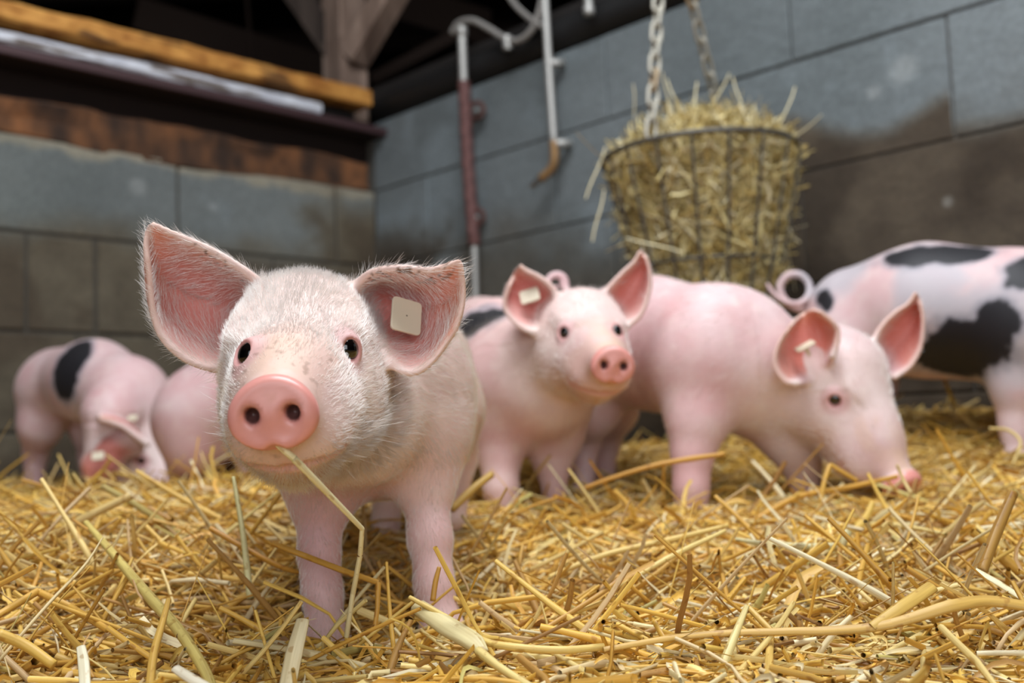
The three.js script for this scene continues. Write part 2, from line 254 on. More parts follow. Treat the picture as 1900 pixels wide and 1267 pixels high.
// ---------------------------------------------------------------- hay basket on chains
const strawMap = srgb(canvasNoise(64, 256, (u, v) => { const n = fbm(u * 22, v * 3, 3, 3), m = vn(u * 60, v * 8, 7), k = smooth(0.7, 0.8, fbm(u * 3, v * 12, 31, 3)); const c = mix3([222, 214, 200], [255, 254, 250], clamp(n * 1.3 - 0.1 + (m - 0.5) * 0.25)); return mix3(c, [170, 136, 100], k * 0.45); }));
const strawMat = std({ map: strawMap, roughness: 0.5, side: THREE.DoubleSide });
const stalkGeo = (() => {   // unit stalks lie along z, centred, about 0.1 long
  const r = rng(31), out = {};
  const path = (f, n) => Array.from({ length: n }, (_, i) => f(i / (n - 1) - 0.5));
  const sc = (g, s) => { const uv = g.attributes.uv; for (let i = 0; i < uv.count; i++) uv.setY(i, uv.getY(i) * s); return g; };
  out.straight = sc(tube(path((t) => V(0.003 * t * t * 4, 0.004 * (0.25 - t * t), t * 0.12), 5), [0.0019, 0.0017, 0.0015], 6, false, false), 0.7);
  out.node = (() => { const a = path((t) => V(0, 0.003 * Math.cos(t * 3), t * 0.14), 9); return sc(tube(a, [0.0021, 0.0020, 0.0020, 0.0025, 0.0027, 0.0024, 0.0019, 0.0018, 0.0017], 6, false, false), 0.7); })();
  out.kinked = sc(tube([V(0, -0.004, -0.06), V(0, 0.0, -0.02), V(0.001, 0.004, 0.0), V(0.012, 0.002, 0.02), V(0.03, -0.004, 0.045)], [0.0018, 0.0018, 0.0013, 0.0018, 0.0016], 6, false, false), 0.7);
  const ribbon = (L, w, bow, twist, curl, n) => { const pos = [], uv = [], idx = []; for (let i = 0; i <= n; i++) { const t = i / n - 0.5, a = twist * t, wd = w * (1 - 0.5 * Math.abs(t) * Math.abs(t) * 4 * 0.5); for (const s of [-1, 0, 1]) { const x = s * wd / 2, y = curl * (s === 0 ? 0 : 1) * wd; pos.push(Math.cos(a) * x - Math.sin(a) * y + bow * 0.6 * Math.sin(t * 5), Math.sin(a) * x + Math.cos(a) * y + bow * (0.25 - t * t), t * L); uv.push(s * 0.4 + 0.5, i / n); } } for (let i = 0; i < n; i++) for (let s = 0; s < 2; s++) { const a = i * 3 + s, c = a + 3; idx.push(a, c, a + 1, a + 1, c, c + 1); } const g = new THREE.BufferGeometry(); g.setAttribute('position', new THREE.Float32BufferAttribute(pos, 3)); g.setAttribute('uv', new THREE.Float32BufferAttribute(uv, 2)); g.setIndex(idx); g.computeVertexNormals(); return g; };
  out.flat = ribbon(0.09, 0.0046, 0.006, 0.35, 0.14, 5);
  out.curled = ribbon(0.11, 0.0030, 0.022, 1.4, 0.2, 9);
  out.chaff = ribbon(0.028, 0.0034, 0.006, 1.0, 0.25, 3);
  out.fine = sc(tube(path((t) => V(0.02 * t * t, 0.012 * (0.25 - t * t), t * 0.13), 5), [0.0007, 0.0006, 0.0004], 4, false, false), 0.7);
  return out;
})();
function instanced(name, geo, mat, list, parent) {
  const m = new THREE.InstancedMesh(geo, mat, list.length); m.name = name; m.castShadow = m.receiveShadow = true;
  list.forEach(([M, c], i) => { m.setMatrixAt(i, M); if (c) m.setColorAt(i, c); });
  m.userData.kind = 'stuff'; parent.add(m); return m;
}
function placeStalk(pos, dir, roll, sLen, sRad) {
  const z = dir.clone().normalize(), up = Math.abs(z.y) > 0.97 ? V(1, 0, 0) : V(0, 1, 0), x = up.clone().cross(z).normalize(), y = z.clone().cross(x);
  const c = Math.cos(roll), s = Math.sin(roll), X = x.clone().multiplyScalar(c).addScaledVector(y, s), Y = y.clone().multiplyScalar(c).addScaledVector(x, -s);
  return new THREE.Matrix4().makeBasis(X.multiplyScalar(sRad), Y.multiplyScalar(sRad), z.multiplyScalar(sLen)).setPosition(pos);
}
{
  const c0 = P(1302, 292, 2.16); const rimR = 0.203, rimY = c0.y, botY = rimY - 0.46;
  const bk = thing('hay_basket', 'conical wire hay basket hanging on two chains before the right wall', 'basket', V(c0.x, botY, c0.z));
  const wire = std({ color: lin('#5f5c55'), roughness: 0.5, metalness: 0.55 });
  const rAt = (y) => lerp(0.095, rimR, clamp((y - botY) / (rimY - botY)));   // radius of the cone at a height
  const hoop = (y, r, th) => { const g = new THREE.TorusGeometry(r, th, 8, 64).rotateX(Math.PI / 2); g.translate(0, y - botY, 0); return g; };
  const tiltRim = new THREE.Matrix4().makeRotationZ(0.012);
  part('rim', hoop(rimY, rimR, 0.0058).applyMatrix4(tiltRim), wire, bk);
  part('hoop', hoop(botY + 0.225, rAt(botY + 0.225) + 0.003, 0.0032), wire, bk); part('hoop', hoop(botY, 0.095, 0.004), wire, bk);
  const nW = 18; for (let k = 0; k < nW; k++) { const a = k / nW * Math.PI * 2 + 0.1, q = (y, b = 0) => V(Math.cos(a) * (rAt(y) + 0.004 + b), y - botY, Math.sin(a) * (rAt(y) + 0.004 + b)); part('wire', tube([q(rimY), q(lerp(botY, rimY, 0.6), 0.003), q(lerp(botY, rimY, 0.3), 0.002), q(botY)], 0.0026, 6), wire, bk); }
  for (let k = 0; k < 4; k++) { const a = k * Math.PI / 4; part('bottom_wire', tube([V(Math.cos(a) * 0.095, 0, Math.sin(a) * 0.095), V(-Math.cos(a) * 0.095, 0, -Math.sin(a) * 0.095)], 0.0025, 6, true, false), wire, bk); }
  // chains to a hook on the beam above
  const hookTop = P(1250, -60, 2.16);
  const link = (() => { const pts = []; const L = 0.024, w = 0.0105; for (let i = 0; i < 28; i++) { const a = i / 28 * Math.PI * 2; pts.push(V(Math.cos(a) * w, Math.sin(a) * w + (Math.sin(a) > 0 ? 1 : -1) * (L - w) * clamp(Math.abs(Math.sin(a)) * 3), 0)); } return new THREE.TubeGeometry(new THREE.CatmullRomCurve3(pts, true), 40, 0.0042, 8, true); })();
  const chainMat = std({ color: lin('#b5b0a2'), roughness: 0.5, metalness: 0.4, bumpMap, bumpScale: 0.0008 }), chainMat2 = std({ color: lin('#a58f70'), roughness: 0.6, metalness: 0.3 });
  function chain(label, from, to) {
    const o = thing('chain', label, 'chain', from); const d = to.clone().sub(from), n = Math.max(2, Math.round(d.length() / 0.0395)), z = d.clone().normalize(), side = V(0.4, 0, 1).normalize(), x = side.clone().addScaledVector(z, -side.dot(z)).normalize(), y = z.clone().cross(x);
    for (let i = 0; i < n; i++) { const m = part('link', link, i % 7 === 3 ? chainMat2 : chainMat, o); const M = new THREE.Matrix4().makeBasis(i % 2 ? x : y, z, (i % 2 ? y.clone().negate() : x)); m.quaternion.setFromRotationMatrix(M); m.position.copy(d.clone().multiplyScalar((i + 0.5) / n)); }
  }
  const a0 = Math.atan2(P(1190, 236, 2.1).z - c0.z, P(1190, 236, 2.1).x - c0.x);
  chain('left one of the two galvanised chains holding the hay basket', V(c0.x - 0.128, rimY + 0.004, c0.z + 0.156), hookTop.clone().add(V(-0.03, 0.0, 0.01)));
  chain('right one of the two galvanised chains, ending in the hay heap', V(c0.x + 0.105, rimY + 0.004, c0.z - 0.172), hookTop.clone().add(V(0.024, 0.0, -0.01)));
  const hook = tube([P(1250, -10, 2.16), P(1226, -30, 2.16), P(1236, -62, 2.16), P(1266, -66, 2.16), P(1276, -40, 2.16)], 0.007, 10); tag(part('chain_hook', hook, wire, scene), 'steel hook gathering the two basket chains', 'hook');
  part('suspension_rod', tube([P(1252, -64, 2.16), V(hookTop.x, 2.798, hookTop.z)], 0.006, 8, true, false), wire, bk).position.sub(bk.position);
  // the hay itself
  const hay = thing('hay', 'dry pale hay stuffed into the hanging wire basket', 'hay', V(c0.x, botY, c0.z)); hay.userData.kind = 'stuff';
  const core = new THREE.LatheGeometry([[0.001, 0.01], [0.078, 0.01], [0.125, 0.2], [0.165, 0.40], [0.15, 0.47], [0.09, 0.51], [0.001, 0.53]].map(([a, b]) => new THREE.Vector2(a, b)), 40);
  { const p = core.attributes.position; for (let i = 0; i < p.count; i++) { const x = p.getX(i), y = p.getY(i), z = p.getZ(i), k = 1 + 0.12 * (fbm(x * 18, y * 18, z * 18 + 3) - 0.5); p.setXYZ(i, x * k, y, z * k); } core.computeVertexNormals(); }
  part('hay_core', core, std({ color: lin('#8c7a4a'), roughness: 1 }), hay).userData.kind = 'stuff';
  const r = rng(404), lists = { straight: [], flat: [], curled: [], fine: [], kinked: [] }, keys = Object.keys(lists), col = [lin('#eadca2'), lin('#dac88a'), lin('#f3eac4'), lin('#c3ae6e'), lin('#d2b870')];
  for (let i = 0; i < 7200; i++) {
    const a = r() * Math.PI * 2, top = r() < 0.22; let y = top ? 0.40 + r() * 0.10 : Math.pow(r(), 0.9) * 0.44, rr, pos, dir;
    if (top) { rr = Math.sqrt(r()) * 0.185; pos = V(Math.cos(a) * rr, 0.455 + 0.075 * (1 - (rr / 0.19) ** 2) + (r() - 0.5) * 0.035, Math.sin(a) * rr); dir = V(r() - 0.5, (r() - 0.2) * 0.8, r() - 0.5); if (r() < 0.22) dir = V((r() - 0.5) * 0.9, 1, (r() - 0.5) * 0.9); }
    else { rr = lerp(0.083, 0.186, y / 0.46) + (r() - 0.6) * 0.02; pos = V(Math.cos(a) * rr, y, Math.sin(a) * rr); const tg = V(-Math.sin(a), 0, Math.cos(a)), out = V(Math.cos(a), 0, Math.sin(a)); dir = V(Math.cos(a) * 0.2, 1, Math.sin(a) * 0.2).multiplyScalar(gauss(r) * 0.5 + 0.5).addScaledVector(tg, gauss(r) * 0.5).addScaledVector(out, gauss(r) * 0.12 + (r() < 0.04 ? 0.8 : 0)); }
    const c = col[Math.floor(r() * col.length)].clone().multiplyScalar(0.75 + r() * 0.35), k = keys[Math.floor(r() * keys.length)];
    lists[k].push([placeStalk(pos, dir, r() * 6.28, (0.45 + r() * 0.5) * (top ? 0.9 : 1), (0.7 + r() * 0.6) * (k === 'flat' ? 1.45 : 1)), c]);
  }
  for (const [px, py, dx, dy, d] of [[1110, 285, -0.5, 0.5, 2.05], [1105, 320, -0.35, -1, 2.05], [1110, 400, -0.2, -1, 2.05], [1466, 480, 0.15, -1, 2.1], [1455, 420, 0.1, -1, 2.08], [1480, 250, 0.7, 0.6, 2.1], [1375, 190, -0.3, 1, 2.1], [1460, 200, 0.35, 1, 2.12], [1258, 195, -0.4, 1, 2.1], [1240, 180, -0.2, 1, 2.1], [1176, 200, -0.05, 1, 2.1], [1170, 450, 0.9, 0.35, 2.03], [1215, 455, 0.9, -0.25, 2.0], [1290, 200, 0.1, 1, 2.1], [1330, 180, 0.5, 1, 2.1], [1405, 230, -0.1, 1, 2.1], [1215, 228, -0.3, 1, 2.1]]) lists.flat.push([placeStalk(P(px, py, d).sub(hay.position), AX.clone().multiplyScalar(dx).addScaledVector(AY, dy), r() * 6, 1.0 + r() * 0.5, 0.7), col[2]]);
  for (const k of keys) instanced('hay_stalks', stalkGeo[k], strawMat, lists[k], hay);
}

// ---------------------------------------------------------------- bodies: smooth distance fields turned into one continuous surface
const sub3 = (a, b) => [a[0] - b[0], a[1] - b[1], a[2] - b[2]], arr = (v) => [v.x, v.y, v.z];
function cone(a, b, r1, r2, k = 0.03) {   // round cone, tangent at both ends
  const ba = sub3(b, a), l2 = ba[0] ** 2 + ba[1] ** 2 + ba[2] ** 2, rr = r1 - r2, a2 = l2 - rr * rr, il2 = 1 / l2, big = r1 > r2 ? a : b, R = Math.max(r1, r2);
  if (a2 <= l2 * 0.02) return { k, f: (x, y, z) => Math.hypot(x - big[0], y - big[1], z - big[2]) - R };
  return { k, f: (x, y, z) => { const px = x - a[0], py = y - a[1], pz = z - a[2], t = px * ba[0] + py * ba[1] + pz * ba[2], u = t - l2, qx = px * l2 - ba[0] * t, qy = py * l2 - ba[1] * t, qz = pz * l2 - ba[2] * t, x2 = qx * qx + qy * qy + qz * qz, y2 = t * t * l2, z2 = u * u * l2, kk = Math.sign(rr) * rr * rr * x2; if (Math.sign(u) * a2 * z2 > kk) return Math.sqrt(x2 + z2) * il2 - r2; if (Math.sign(t) * a2 * y2 < kk) return Math.sqrt(x2 + y2) * il2 - r1; return (Math.sqrt(x2 * a2 * il2) + t * rr) * il2 - r1; } };
}
function ell(c, X, Y, Z, r, k = 0.03, sub = false) {   // ellipsoid with axes X, Y, Z
  return { k, sub, loose: 1, f: (x, y, z) => { const p = [x - c[0], y - c[1], z - c[2]], a = (p[0] * X[0] + p[1] * X[1] + p[2] * X[2]), b = (p[0] * Y[0] + p[1] * Y[1] + p[2] * Y[2]), e = (p[0] * Z[0] + p[1] * Z[1] + p[2] * Z[2]); const ax = a / r[0], bx = b / r[1], ex = e / r[2], k0 = Math.sqrt(ax * ax + bx * bx + ex * ex); const ux = ax / r[0], uy = bx / r[1], uz = ex / r[2], k1 = Math.sqrt(ux * ux + uy * uy + uz * uz); return k1 < 1e-6 ? -Math.min(...r) : k0 * (k0 - 1) / k1; } };
}
function disc(c, X, Y, Z, a, b, h, rd, k) {   // rounded elliptic plate; Z is its face direction
  return { k, f: (x, y, z) => { const p = [x - c[0], y - c[1], z - c[2]], u = p[0] * X[0] + p[1] * X[1] + p[2] * X[2], v = p[0] * Y[0] + p[1] * Y[1] + p[2] * Y[2], w = p[0] * Z[0] + p[1] * Z[1] + p[2] * Z[2]; const wa = a * (1 - 0.10 * clamp(v / b, -1.5, 1.5)), q = Math.sqrt((u / wa) ** 2 + (v / b) ** 2), d2 = (q - 1) * Math.min(wa, b) + rd, dz = Math.abs(w) - h + rd; return Math.min(Math.max(d2, dz), 0) + Math.hypot(Math.max(d2, 0), Math.max(dz, 0)) - rd; } };
}
const catmull = (p0, p1, p2, p3, t) => 0.5 * (2 * p1 + (p2 - p0) * t + (2 * p0 - 5 * p1 + 4 * p2 - p3) * t * t + (3 * p1 - p0 - 3 * p2 + p3) * t * t * t);
function splineRow(pts, t) { const n = pts.length - 1, x = clamp(t) * n, i = Math.min(n - 1, Math.floor(x)), f = x - i, g = (j) => j < 0 ? sub3([2 * pts[0][0], 2 * pts[0][1], 2 * pts[0][2]], pts[1]) : j > n ? sub3([2 * pts[n][0], 2 * pts[n][1], 2 * pts[n][2]], pts[n - 1]) : pts[j]; const [a, b, c, d] = [g(i - 1), g(i), g(i + 1), g(i + 2)]; return [0, 1, 2].map((k) => catmull(a[k], b[k], c[k], d[k], f)); }
function sheet(grid, r0, r1, cell, k) {   // an ear: a curved leaf given by a grid of points, with thickness; distances kept on a small grid of their own
  const nu = 70, nv = 80, pts = [];
  for (let i = 0; i <= nv; i++) { const row = grid[0].map((_, j) => splineRow(grid.map((g) => g[j]), i / nv)); for (let j = 0; j <= nu; j++) pts.push([...splineRow(row, j / nu), lerp(r0, r1, Math.pow(i / nv, 0.6)), j / nu, i / nv]); }
  const R = 0.009, lo = [1e9, 1e9, 1e9], hi = [-1e9, -1e9, -1e9]; for (const p of pts) for (let a = 0; a < 3; a++) { lo[a] = Math.min(lo[a], p[a] - R); hi[a] = Math.max(hi[a], p[a] + R); }
  const n = [0, 1, 2].map((a) => Math.ceil((hi[a] - lo[a]) / cell) + 2), g = new Float32Array(n[0] * n[1] * n[2]).fill(R - 0.003), who = new Int32Array(g.length).fill(-1);
  pts.forEach((p, id) => { const a = [0, 1, 2].map((q) => Math.max(0, Math.floor((p[q] - R - lo[q]) / cell))), b = [0, 1, 2].map((q) => Math.min(n[q] - 1, Math.ceil((p[q] + R - lo[q]) / cell))); for (let z = a[2]; z <= b[2]; z++) for (let y = a[1]; y <= b[1]; y++) for (let x = a[0]; x <= b[0]; x++) { const d = Math.hypot(lo[0] + x * cell - p[0], lo[1] + y * cell - p[1], lo[2] + z * cell - p[2]) - p[3], i = (z * n[1] + y) * n[0] + x; if (d < g[i]) { g[i] = d; who[i] = id; } } });
  const f = (x, y, z) => {
    const X = (x - lo[0]) / cell, Y = (y - lo[1]) / cell, Z = (z - lo[2]) / cell, i = Math.floor(X), j = Math.floor(Y), m = Math.floor(Z);
    if (i < 0 || j < 0 || m < 0 || i >= n[0] - 1 || j >= n[1] - 1 || m >= n[2] - 1) { const dx = Math.max(lo[0] - x, 0, x - hi[0]), dy = Math.max(lo[1] - y, 0, y - hi[1]), dz = Math.max(lo[2] - z, 0, z - hi[2]); return Math.hypot(dx, dy, dz) + R - 0.003; }
    const u = X - i, v = Y - j, w = Z - m, o = (m * n[1] + j) * n[0] + i, sx = 1, sy = n[0], sz = n[0] * n[1];
    return lerp(lerp(lerp(g[o], g[o + sx], u), lerp(g[o + sy], g[o + sx + sy], u), v), lerp(lerp(g[o + sz], g[o + sx + sz], u), lerp(g[o + sy + sz], g[o + sx + sy + sz], u), v), w);
  };
  const near = (x, y, z) => { const i = Math.round((x - lo[0]) / cell), j = Math.round((y - lo[1]) / cell), m = Math.round((z - lo[2]) / cell); if (i < 0 || j < 0 || m < 0 || i >= n[0] || j >= n[1] || m >= n[2]) return null; const w = who[(m * n[1] + j) * n[0] + i]; return w < 0 ? null : pts[w]; };
  return { k, f, near, lo, hi };
}
function evalPrims(L, x, y, z) { let d = 1e9; for (const p of L) { const e = p.f(x, y, z), k = p.k; if (p.sub) { const h = Math.max(k - Math.abs(-e - d), 0) / k; d = Math.max(d, -e) + h * h * k * 0.25; } else { const h = Math.max(k - Math.abs(e - d), 0) / k; d = Math.min(d, e) - h * h * k * 0.25; } } return d; }
function meshField(prims, lo, hi, cell) {   // naive surface nets over a sparse grid of 8-cell blocks
  const B = 8, nb = [0, 1, 2].map((a) => Math.ceil((hi[a] - lo[a]) / cell / B)), n = nb.map((b) => b * B + 1), g = new Float32Array(n[0] * n[1] * n[2]);
  const half = cell * B * 0.5 * 1.7321 * 1.25, act = [], sx = 1, sy = n[0], sz = n[0] * n[1], keep = new Map();
  const done = new Uint8Array(g.length);
  for (let bz = 0; bz < nb[2]; bz++) for (let by = 0; by < nb[1]; by++) for (let bx = 0; bx < nb[0]; bx++) {
    const cx = lo[0] + (bx + 0.5) * B * cell, cy = lo[1] + (by + 0.5) * B * cell, cz = lo[2] + (bz + 0.5) * B * cell;
    const ds = prims.map((p) => p.f(cx, cy, cz)), d = evalPrims(prims, cx, cy, cz);
    if (Math.abs(d) > half + cell) { for (let z = 0; z <= B; z++) for (let y = 0; y <= B; y++) for (let x = 0; x <= B; x++) { const i = (bz * B + z) * sz + (by * B + y) * sy + bx * B + x; if (!done[i]) g[i] = d; } continue; }
    let m = 1e9; prims.forEach((p, i) => { if (!p.sub) m = Math.min(m, ds[i]); });
    const L = prims.filter((p, i) => (ds[i] - half) * (p.loose ? 0.5 : 1) < (p.sub ? half + 0.03 : Math.max(0, m) + half + p.k + 0.03));
    act.push([bx, by, bz, L]);
    for (let z = 0; z <= B; z++) for (let y = 0; y <= B; y++) for (let x = 0; x <= B; x++) { const i = (bz * B + z) * sz + (by * B + y) * sy + bx * B + x; if (!done[i]) { done[i] = 1; g[i] = evalPrims(L, lo[0] + (bx * B + x) * cell, lo[1] + (by * B + y) * cell, lo[2] + (bz * B + z) * cell); } }
  }
  const vid = new Int32Array(g.length).fill(-1), pos = [], nor = [], idx = [];
  for (const [bx, by, bz, L] of act) for (let z = bz * B; z < bz * B + B; z++) for (let y = by * B; y < by * B + B; y++) for (let x = bx * B; x < bx * B + B; x++) {
    const i = z * sz + y * sy + x; let cnt = 0; const s = [g[i], g[i + sx], g[i + sy], g[i + sx + sy], g[i + sz], g[i + sx + sz], g[i + sy + sz], g[i + sx + sy + sz]];
    for (let q = 0; q < 8; q++) if (s[q] < 0) cnt++; if (cnt === 0 || cnt === 8) continue;
    let X = 0, Y = 0, Z = 0, c = 0;
    for (let q = 0; q < 8; q++) for (const b of [1, 2, 4]) if (!(q & b) && (s[q] < 0) !== (s[q | b] < 0)) { const t = s[q] / (s[q] - s[q | b]); X += (q & 1) + (b === 1 ? t : 0); Y += (q >> 1 & 1) + (b === 2 ? t : 0); Z += (q >> 2 & 1) + (b === 4 ? t : 0); c++; }
    const px = lo[0] + (x + X / c) * cell, py = lo[1] + (y + Y / c) * cell, pz = lo[2] + (z + Z / c) * cell, e = cell * 0.6;
    const d1 = evalPrims(L, px + e, py - e, pz - e), d2 = evalPrims(L, px - e, py - e, pz + e), d3 = evalPrims(L, px - e, py + e, pz - e), d4 = evalPrims(L, px + e, py + e, pz + e);
    let nx = d1 - d2 - d3 + d4, ny = -d1 - d2 + d3 + d4, nz = -d1 + d2 - d3 + d4; const l = Math.hypot(nx, ny, nz) || 1; nx /= l; ny /= l; nz /= l;
    vid[i] = pos.length / 3; pos.push(px, py, pz); nor.push(nx, ny, nz);
  }
  for (const [bx, by, bz] of act) for (let z = Math.max(1, bz * B); z < bz * B + B; z++) for (let y = Math.max(1, by * B); y < by * B + B; y++) for (let x = Math.max(1, bx * B); x < bx * B + B; x++) {
    const i = z * sz + y * sy + x, a = g[i] < 0;
    for (const [e, u, v] of [[sx, sy, sz], [sy, sz, sx], [sz, sx, sy]]) { if ((g[i + e] < 0) === a) continue; const q = [vid[i - u - v], vid[i - v], vid[i], vid[i - u]]; if (q.some((w) => w < 0)) continue; a ? idx.push(q[0], q[1], q[2], q[0], q[2], q[3]) : idx.push(q[0], q[2], q[1], q[0], q[3], q[2]); }
  }
  return { pos, nor, idx };
}

// ---------------------------------------------------------------- a piglet's head, in its own axes: origin between the eyes, z to the snout, y up, x to its left
function headFrame(E, S, xHint, s) { const Z = S.clone().sub(E).normalize(), X = xHint.clone().addScaledVector(Z, -xHint.dot(Z)).normalize(), Y = Z.clone().cross(X); return { E: arr(E), X: arr(X), Y: arr(Y), Z: arr(Z), s, L: S.distanceTo(E) }; }
function headPrims(h, o = {}) {
  const { E, X, Y, Z, s } = h, dn = o.disc ?? 0.128, w = (x, y, z) => [0, 1, 2].map((a) => E[a] + (X[a] * x + Y[a] * y + Z[a] * z) * s);
  const rot = (v) => { const t = [0, 1, 2].map((a) => X[a] * v[0] + Y[a] * v[1] + Z[a] * v[2]), l = Math.hypot(...t); return t.map((q) => q / l); };
  const E3 = (c, r, k, sub, ax = [[1, 0, 0], [0, 1, 0], [0, 0, 1]]) => ell(w(...c), rot(ax[0]), rot(ax[1]), rot(ax[2]), r.map((q) => q * s), k * s, sub);
  const C = (a, b, ra, rb, k = 0.03) => cone(w(...a), w(...b), ra * s, rb * s, k * s);
  const tilt = o.tilt ?? 0.30, fz = [0, Math.sin(tilt), Math.cos(tilt)], fy = [0, Math.cos(tilt), -Math.sin(tilt)];
  const D = (u, v, q) => { const c = [0, 0.000, dn]; return c.map((cc, i) => cc + (i === 0 ? u : 0) + fy[i] * v + fz[i] * q); };
  const P0 = [
    E3([0, -0.012, -0.054], [0.052, 0.049, 0.060], 0.03), C([0, 0.004, -0.035], [0, -0.003, 0.062], 0.0340, 0.0255, 0.04),
    C([0, -0.010, -0.030], [0, -0.014, 0.045], 0.0415, 0.0335, 0.03),
    C([0, -0.013, 0.045], [0, -0.004, 0.114], 0.0330, 0.0225, 0.025),
    E3([0.032, -0.046, -0.010], [0.029, 0.038, 0.048], 0.03), E3([-0.032, -0.046, -0.010], [0.029, 0.038, 0.048], 0.03),
    E3([0.023, -0.034, 0.062], [0.0185, 0.020, 0.042], 0.025), E3([-0.023, -0.034, 0.062], [0.0185, 0.020, 0.042], 0.025),
    C([0, -0.060, 0.000], [0, -0.054, 0.060], 0.030, 0.0205, 0.025), C([0, -0.054, 0.060], [0, -0.037, 0.096], 0.0195, 0.0135, 0.018),
  ];
  for (const m of [-1, 1]) { P0.push(E3([m * 0.033, 0.014, -0.004], [0.012, 0.006, 0.018], 0.02)); }
  // the eyes sit on the face: found on the surface, the unseen one mirrored
  const eyes = {}, locOf = (p) => { const q = [p[0] - E[0], p[1] - E[1], p[2] - E[2]]; return [q[0] * X[0] + q[1] * X[1] + q[2] * X[2], q[0] * Y[0] + q[1] * Y[1] + q[2] * Y[2], q[0] * Z[0] + q[1] * Z[1] + q[2] * Z[2]].map((v) => v / s); };
  const fieldAt = (q) => evalPrims(P0, ...w(...q)), normalAt = (q) => { const e = 0.002, v = [fieldAt([q[0] + e, q[1], q[2]]) - fieldAt([q[0] - e, q[1], q[2]]), fieldAt([q[0], q[1] + e, q[2]]) - fieldAt([q[0], q[1] - e, q[2]]), fieldAt([q[0], q[1], q[2] + e]) - fieldAt([q[0], q[1], q[2] - e])], l = Math.hypot(...v); return v.map((t) => t / l); };
  for (const m of [-1, 1]) {
    const px = o.eyePx?.[m]; let q = null;
    if (px) { let t = 0.4; for (let i = 0; i < 120; i++) { const c = arr(P(px[0], px[1], t)), d = evalPrims(P0, ...c); if (d < 0.0003) { q = locOf(c); break; } t += d * 0.7; if (t > 4) break; } }
    if (!q) { const d = [m * 0.80, 0.12, 0.58]; let t = 0; for (let i = 0; i < 60; i++) { const c = [m * 0.012 + d[0] * t, d[1] * t - 0.002, d[2] * t - 0.012], v = fieldAt(c); q = c; if (v > -0.0003) break; t += -v * 0.8 + 0.0002; } }
    let n = normalAt(q); { const f = (o.turn ?? { '-1': 0.55, 1: 0.55 })[m]; n = [n[0], n[1] * 0.6 + 0.02, n[2] + f]; const l = Math.hypot(...n); n = n.map((v) => v / l); } eyes[m] = { c: q.map((v, a) => v - n[a] * 0.0074), n };
  }
  if (o.eyePx) for (const m of [-1, 1]) if (!o.eyePx[m] && o.eyePx[-m]) eyes[m] = { c: [-eyes[-m].c[0], eyes[-m].c[1], eyes[-m].c[2]], n: [-eyes[-m].n[0], eyes[-m].n[1], eyes[-m].n[2]] };
  const eyeC = (m) => eyes[m].c, eo = (m) => eyes[m].n;
  for (const m of [-1, 1]) { const e = eyeC(m), d = eo(m); P0.push(E3(e.map((v, a) => v + d[a] * 0.0006), [0.0126, 0.0126, 0.0126], 0.007)); }
  const dc = D(0, 0, 0); P0.push(disc(w(...dc), rot([1, 0, 0]), rot(fy), rot(fz), 0.0280 * s, 0.0238 * s, 0.0085 * s, 0.0062 * s, 0.007 * s));
  // openings: eye slits, nostrils, mouth
  for (const m of [-1, 1]) {
    const e = eyeC(m), d = eo(m), c = [0, 1, 2].map((a) => e[a] + d[a] * 0.0122), lx = Math.hypot(d[0], d[2]), tx = [d[2] / lx, 0, -d[0] / lx], ty = [d[1] * tx[2] - d[2] * tx[1], d[2] * tx[0] - d[0] * tx[2], d[0] * tx[1] - d[1] * tx[0]];
    P0.push(E3(c, [0.0100, 0.0096, 0.0066], 0.0018, true, [tx, ty, d]));
    P0.push(E3(D(m * 0.0122, -0.0005, 0.007), [0.0047, 0.0052, 0.011], 0.004, true, [[1, 0, 0], fy, [m * 0.35, fz[1] + 0.15, fz[2]]]));
    P0.push(E3(D(m * 0.0122, -0.012, 0.0135), [0.0095, 0.0095, 0.0062], 0.008, true));
    const lip = [[0.107, -88], [0.104, -62], [0.099, -44], [0.093, -34], [0.086, -29], [0.079, -27]].map(([z, deg]) => { const dx = m * Math.cos(deg * Math.PI / 180), dy = Math.sin(deg * Math.PI / 180); let t = 0.004; for (let i = 0; i < 50; i++) { const v = fieldAt([dx * t, -0.026 + dy * t, z]); if (v > -0.0002) break; t += -v * 0.8 + 0.0001; } return [dx * t, -0.026 + dy * t, z]; });
    for (let i = 0; i < 5; i++) P0.push({ ...C(lip[i], lip[i + 1], 0.0034 - 0.0003 * i, 0.0031 - 0.0003 * i, 0.004), sub: true });
    (h.lips ??= []).push(...lip);
  }
  P0.push(E3(D(0, -0.0255, 0.006), [0.0042, 0.0050, 0.008], 0.006, true));
  h.w = w; h.rot = rot; h.D = D; h.eyeC = eyeC; h.eo = eo; h.fz = fz; h.fy = fy;
  h.local = (p) => { const q = [p[0] - E[0], p[1] - E[1], p[2] - E[2]]; return [q[0] * X[0] + q[1] * X[1] + q[2] * X[2], q[0] * Y[0] + q[1] * Y[1] + q[2] * Y[2], q[0] * Z[0] + q[1] * Z[1] + q[2] * Z[2]].map((v) => v / s); };
  return P0;
}
const COOL = lin('#e6d3d2'), SKIN = lin('#ecd0c7'), PINK = lin('#d3a1a1'), SNOUT = lin('#e59d92'), EARIN = lin('#d97a6e'), EARTIP = lin('#da7f50'), RIM = lin('#d9928c'), CREAM = lin('#f1e4d9'), TAN = lin('#dab8a4'), BLACK = lin('#17151a'), GREY = lin('#8b8a93'), DARKN = lin('#3a1c1a'), DIRT = lin('#6b4a30');
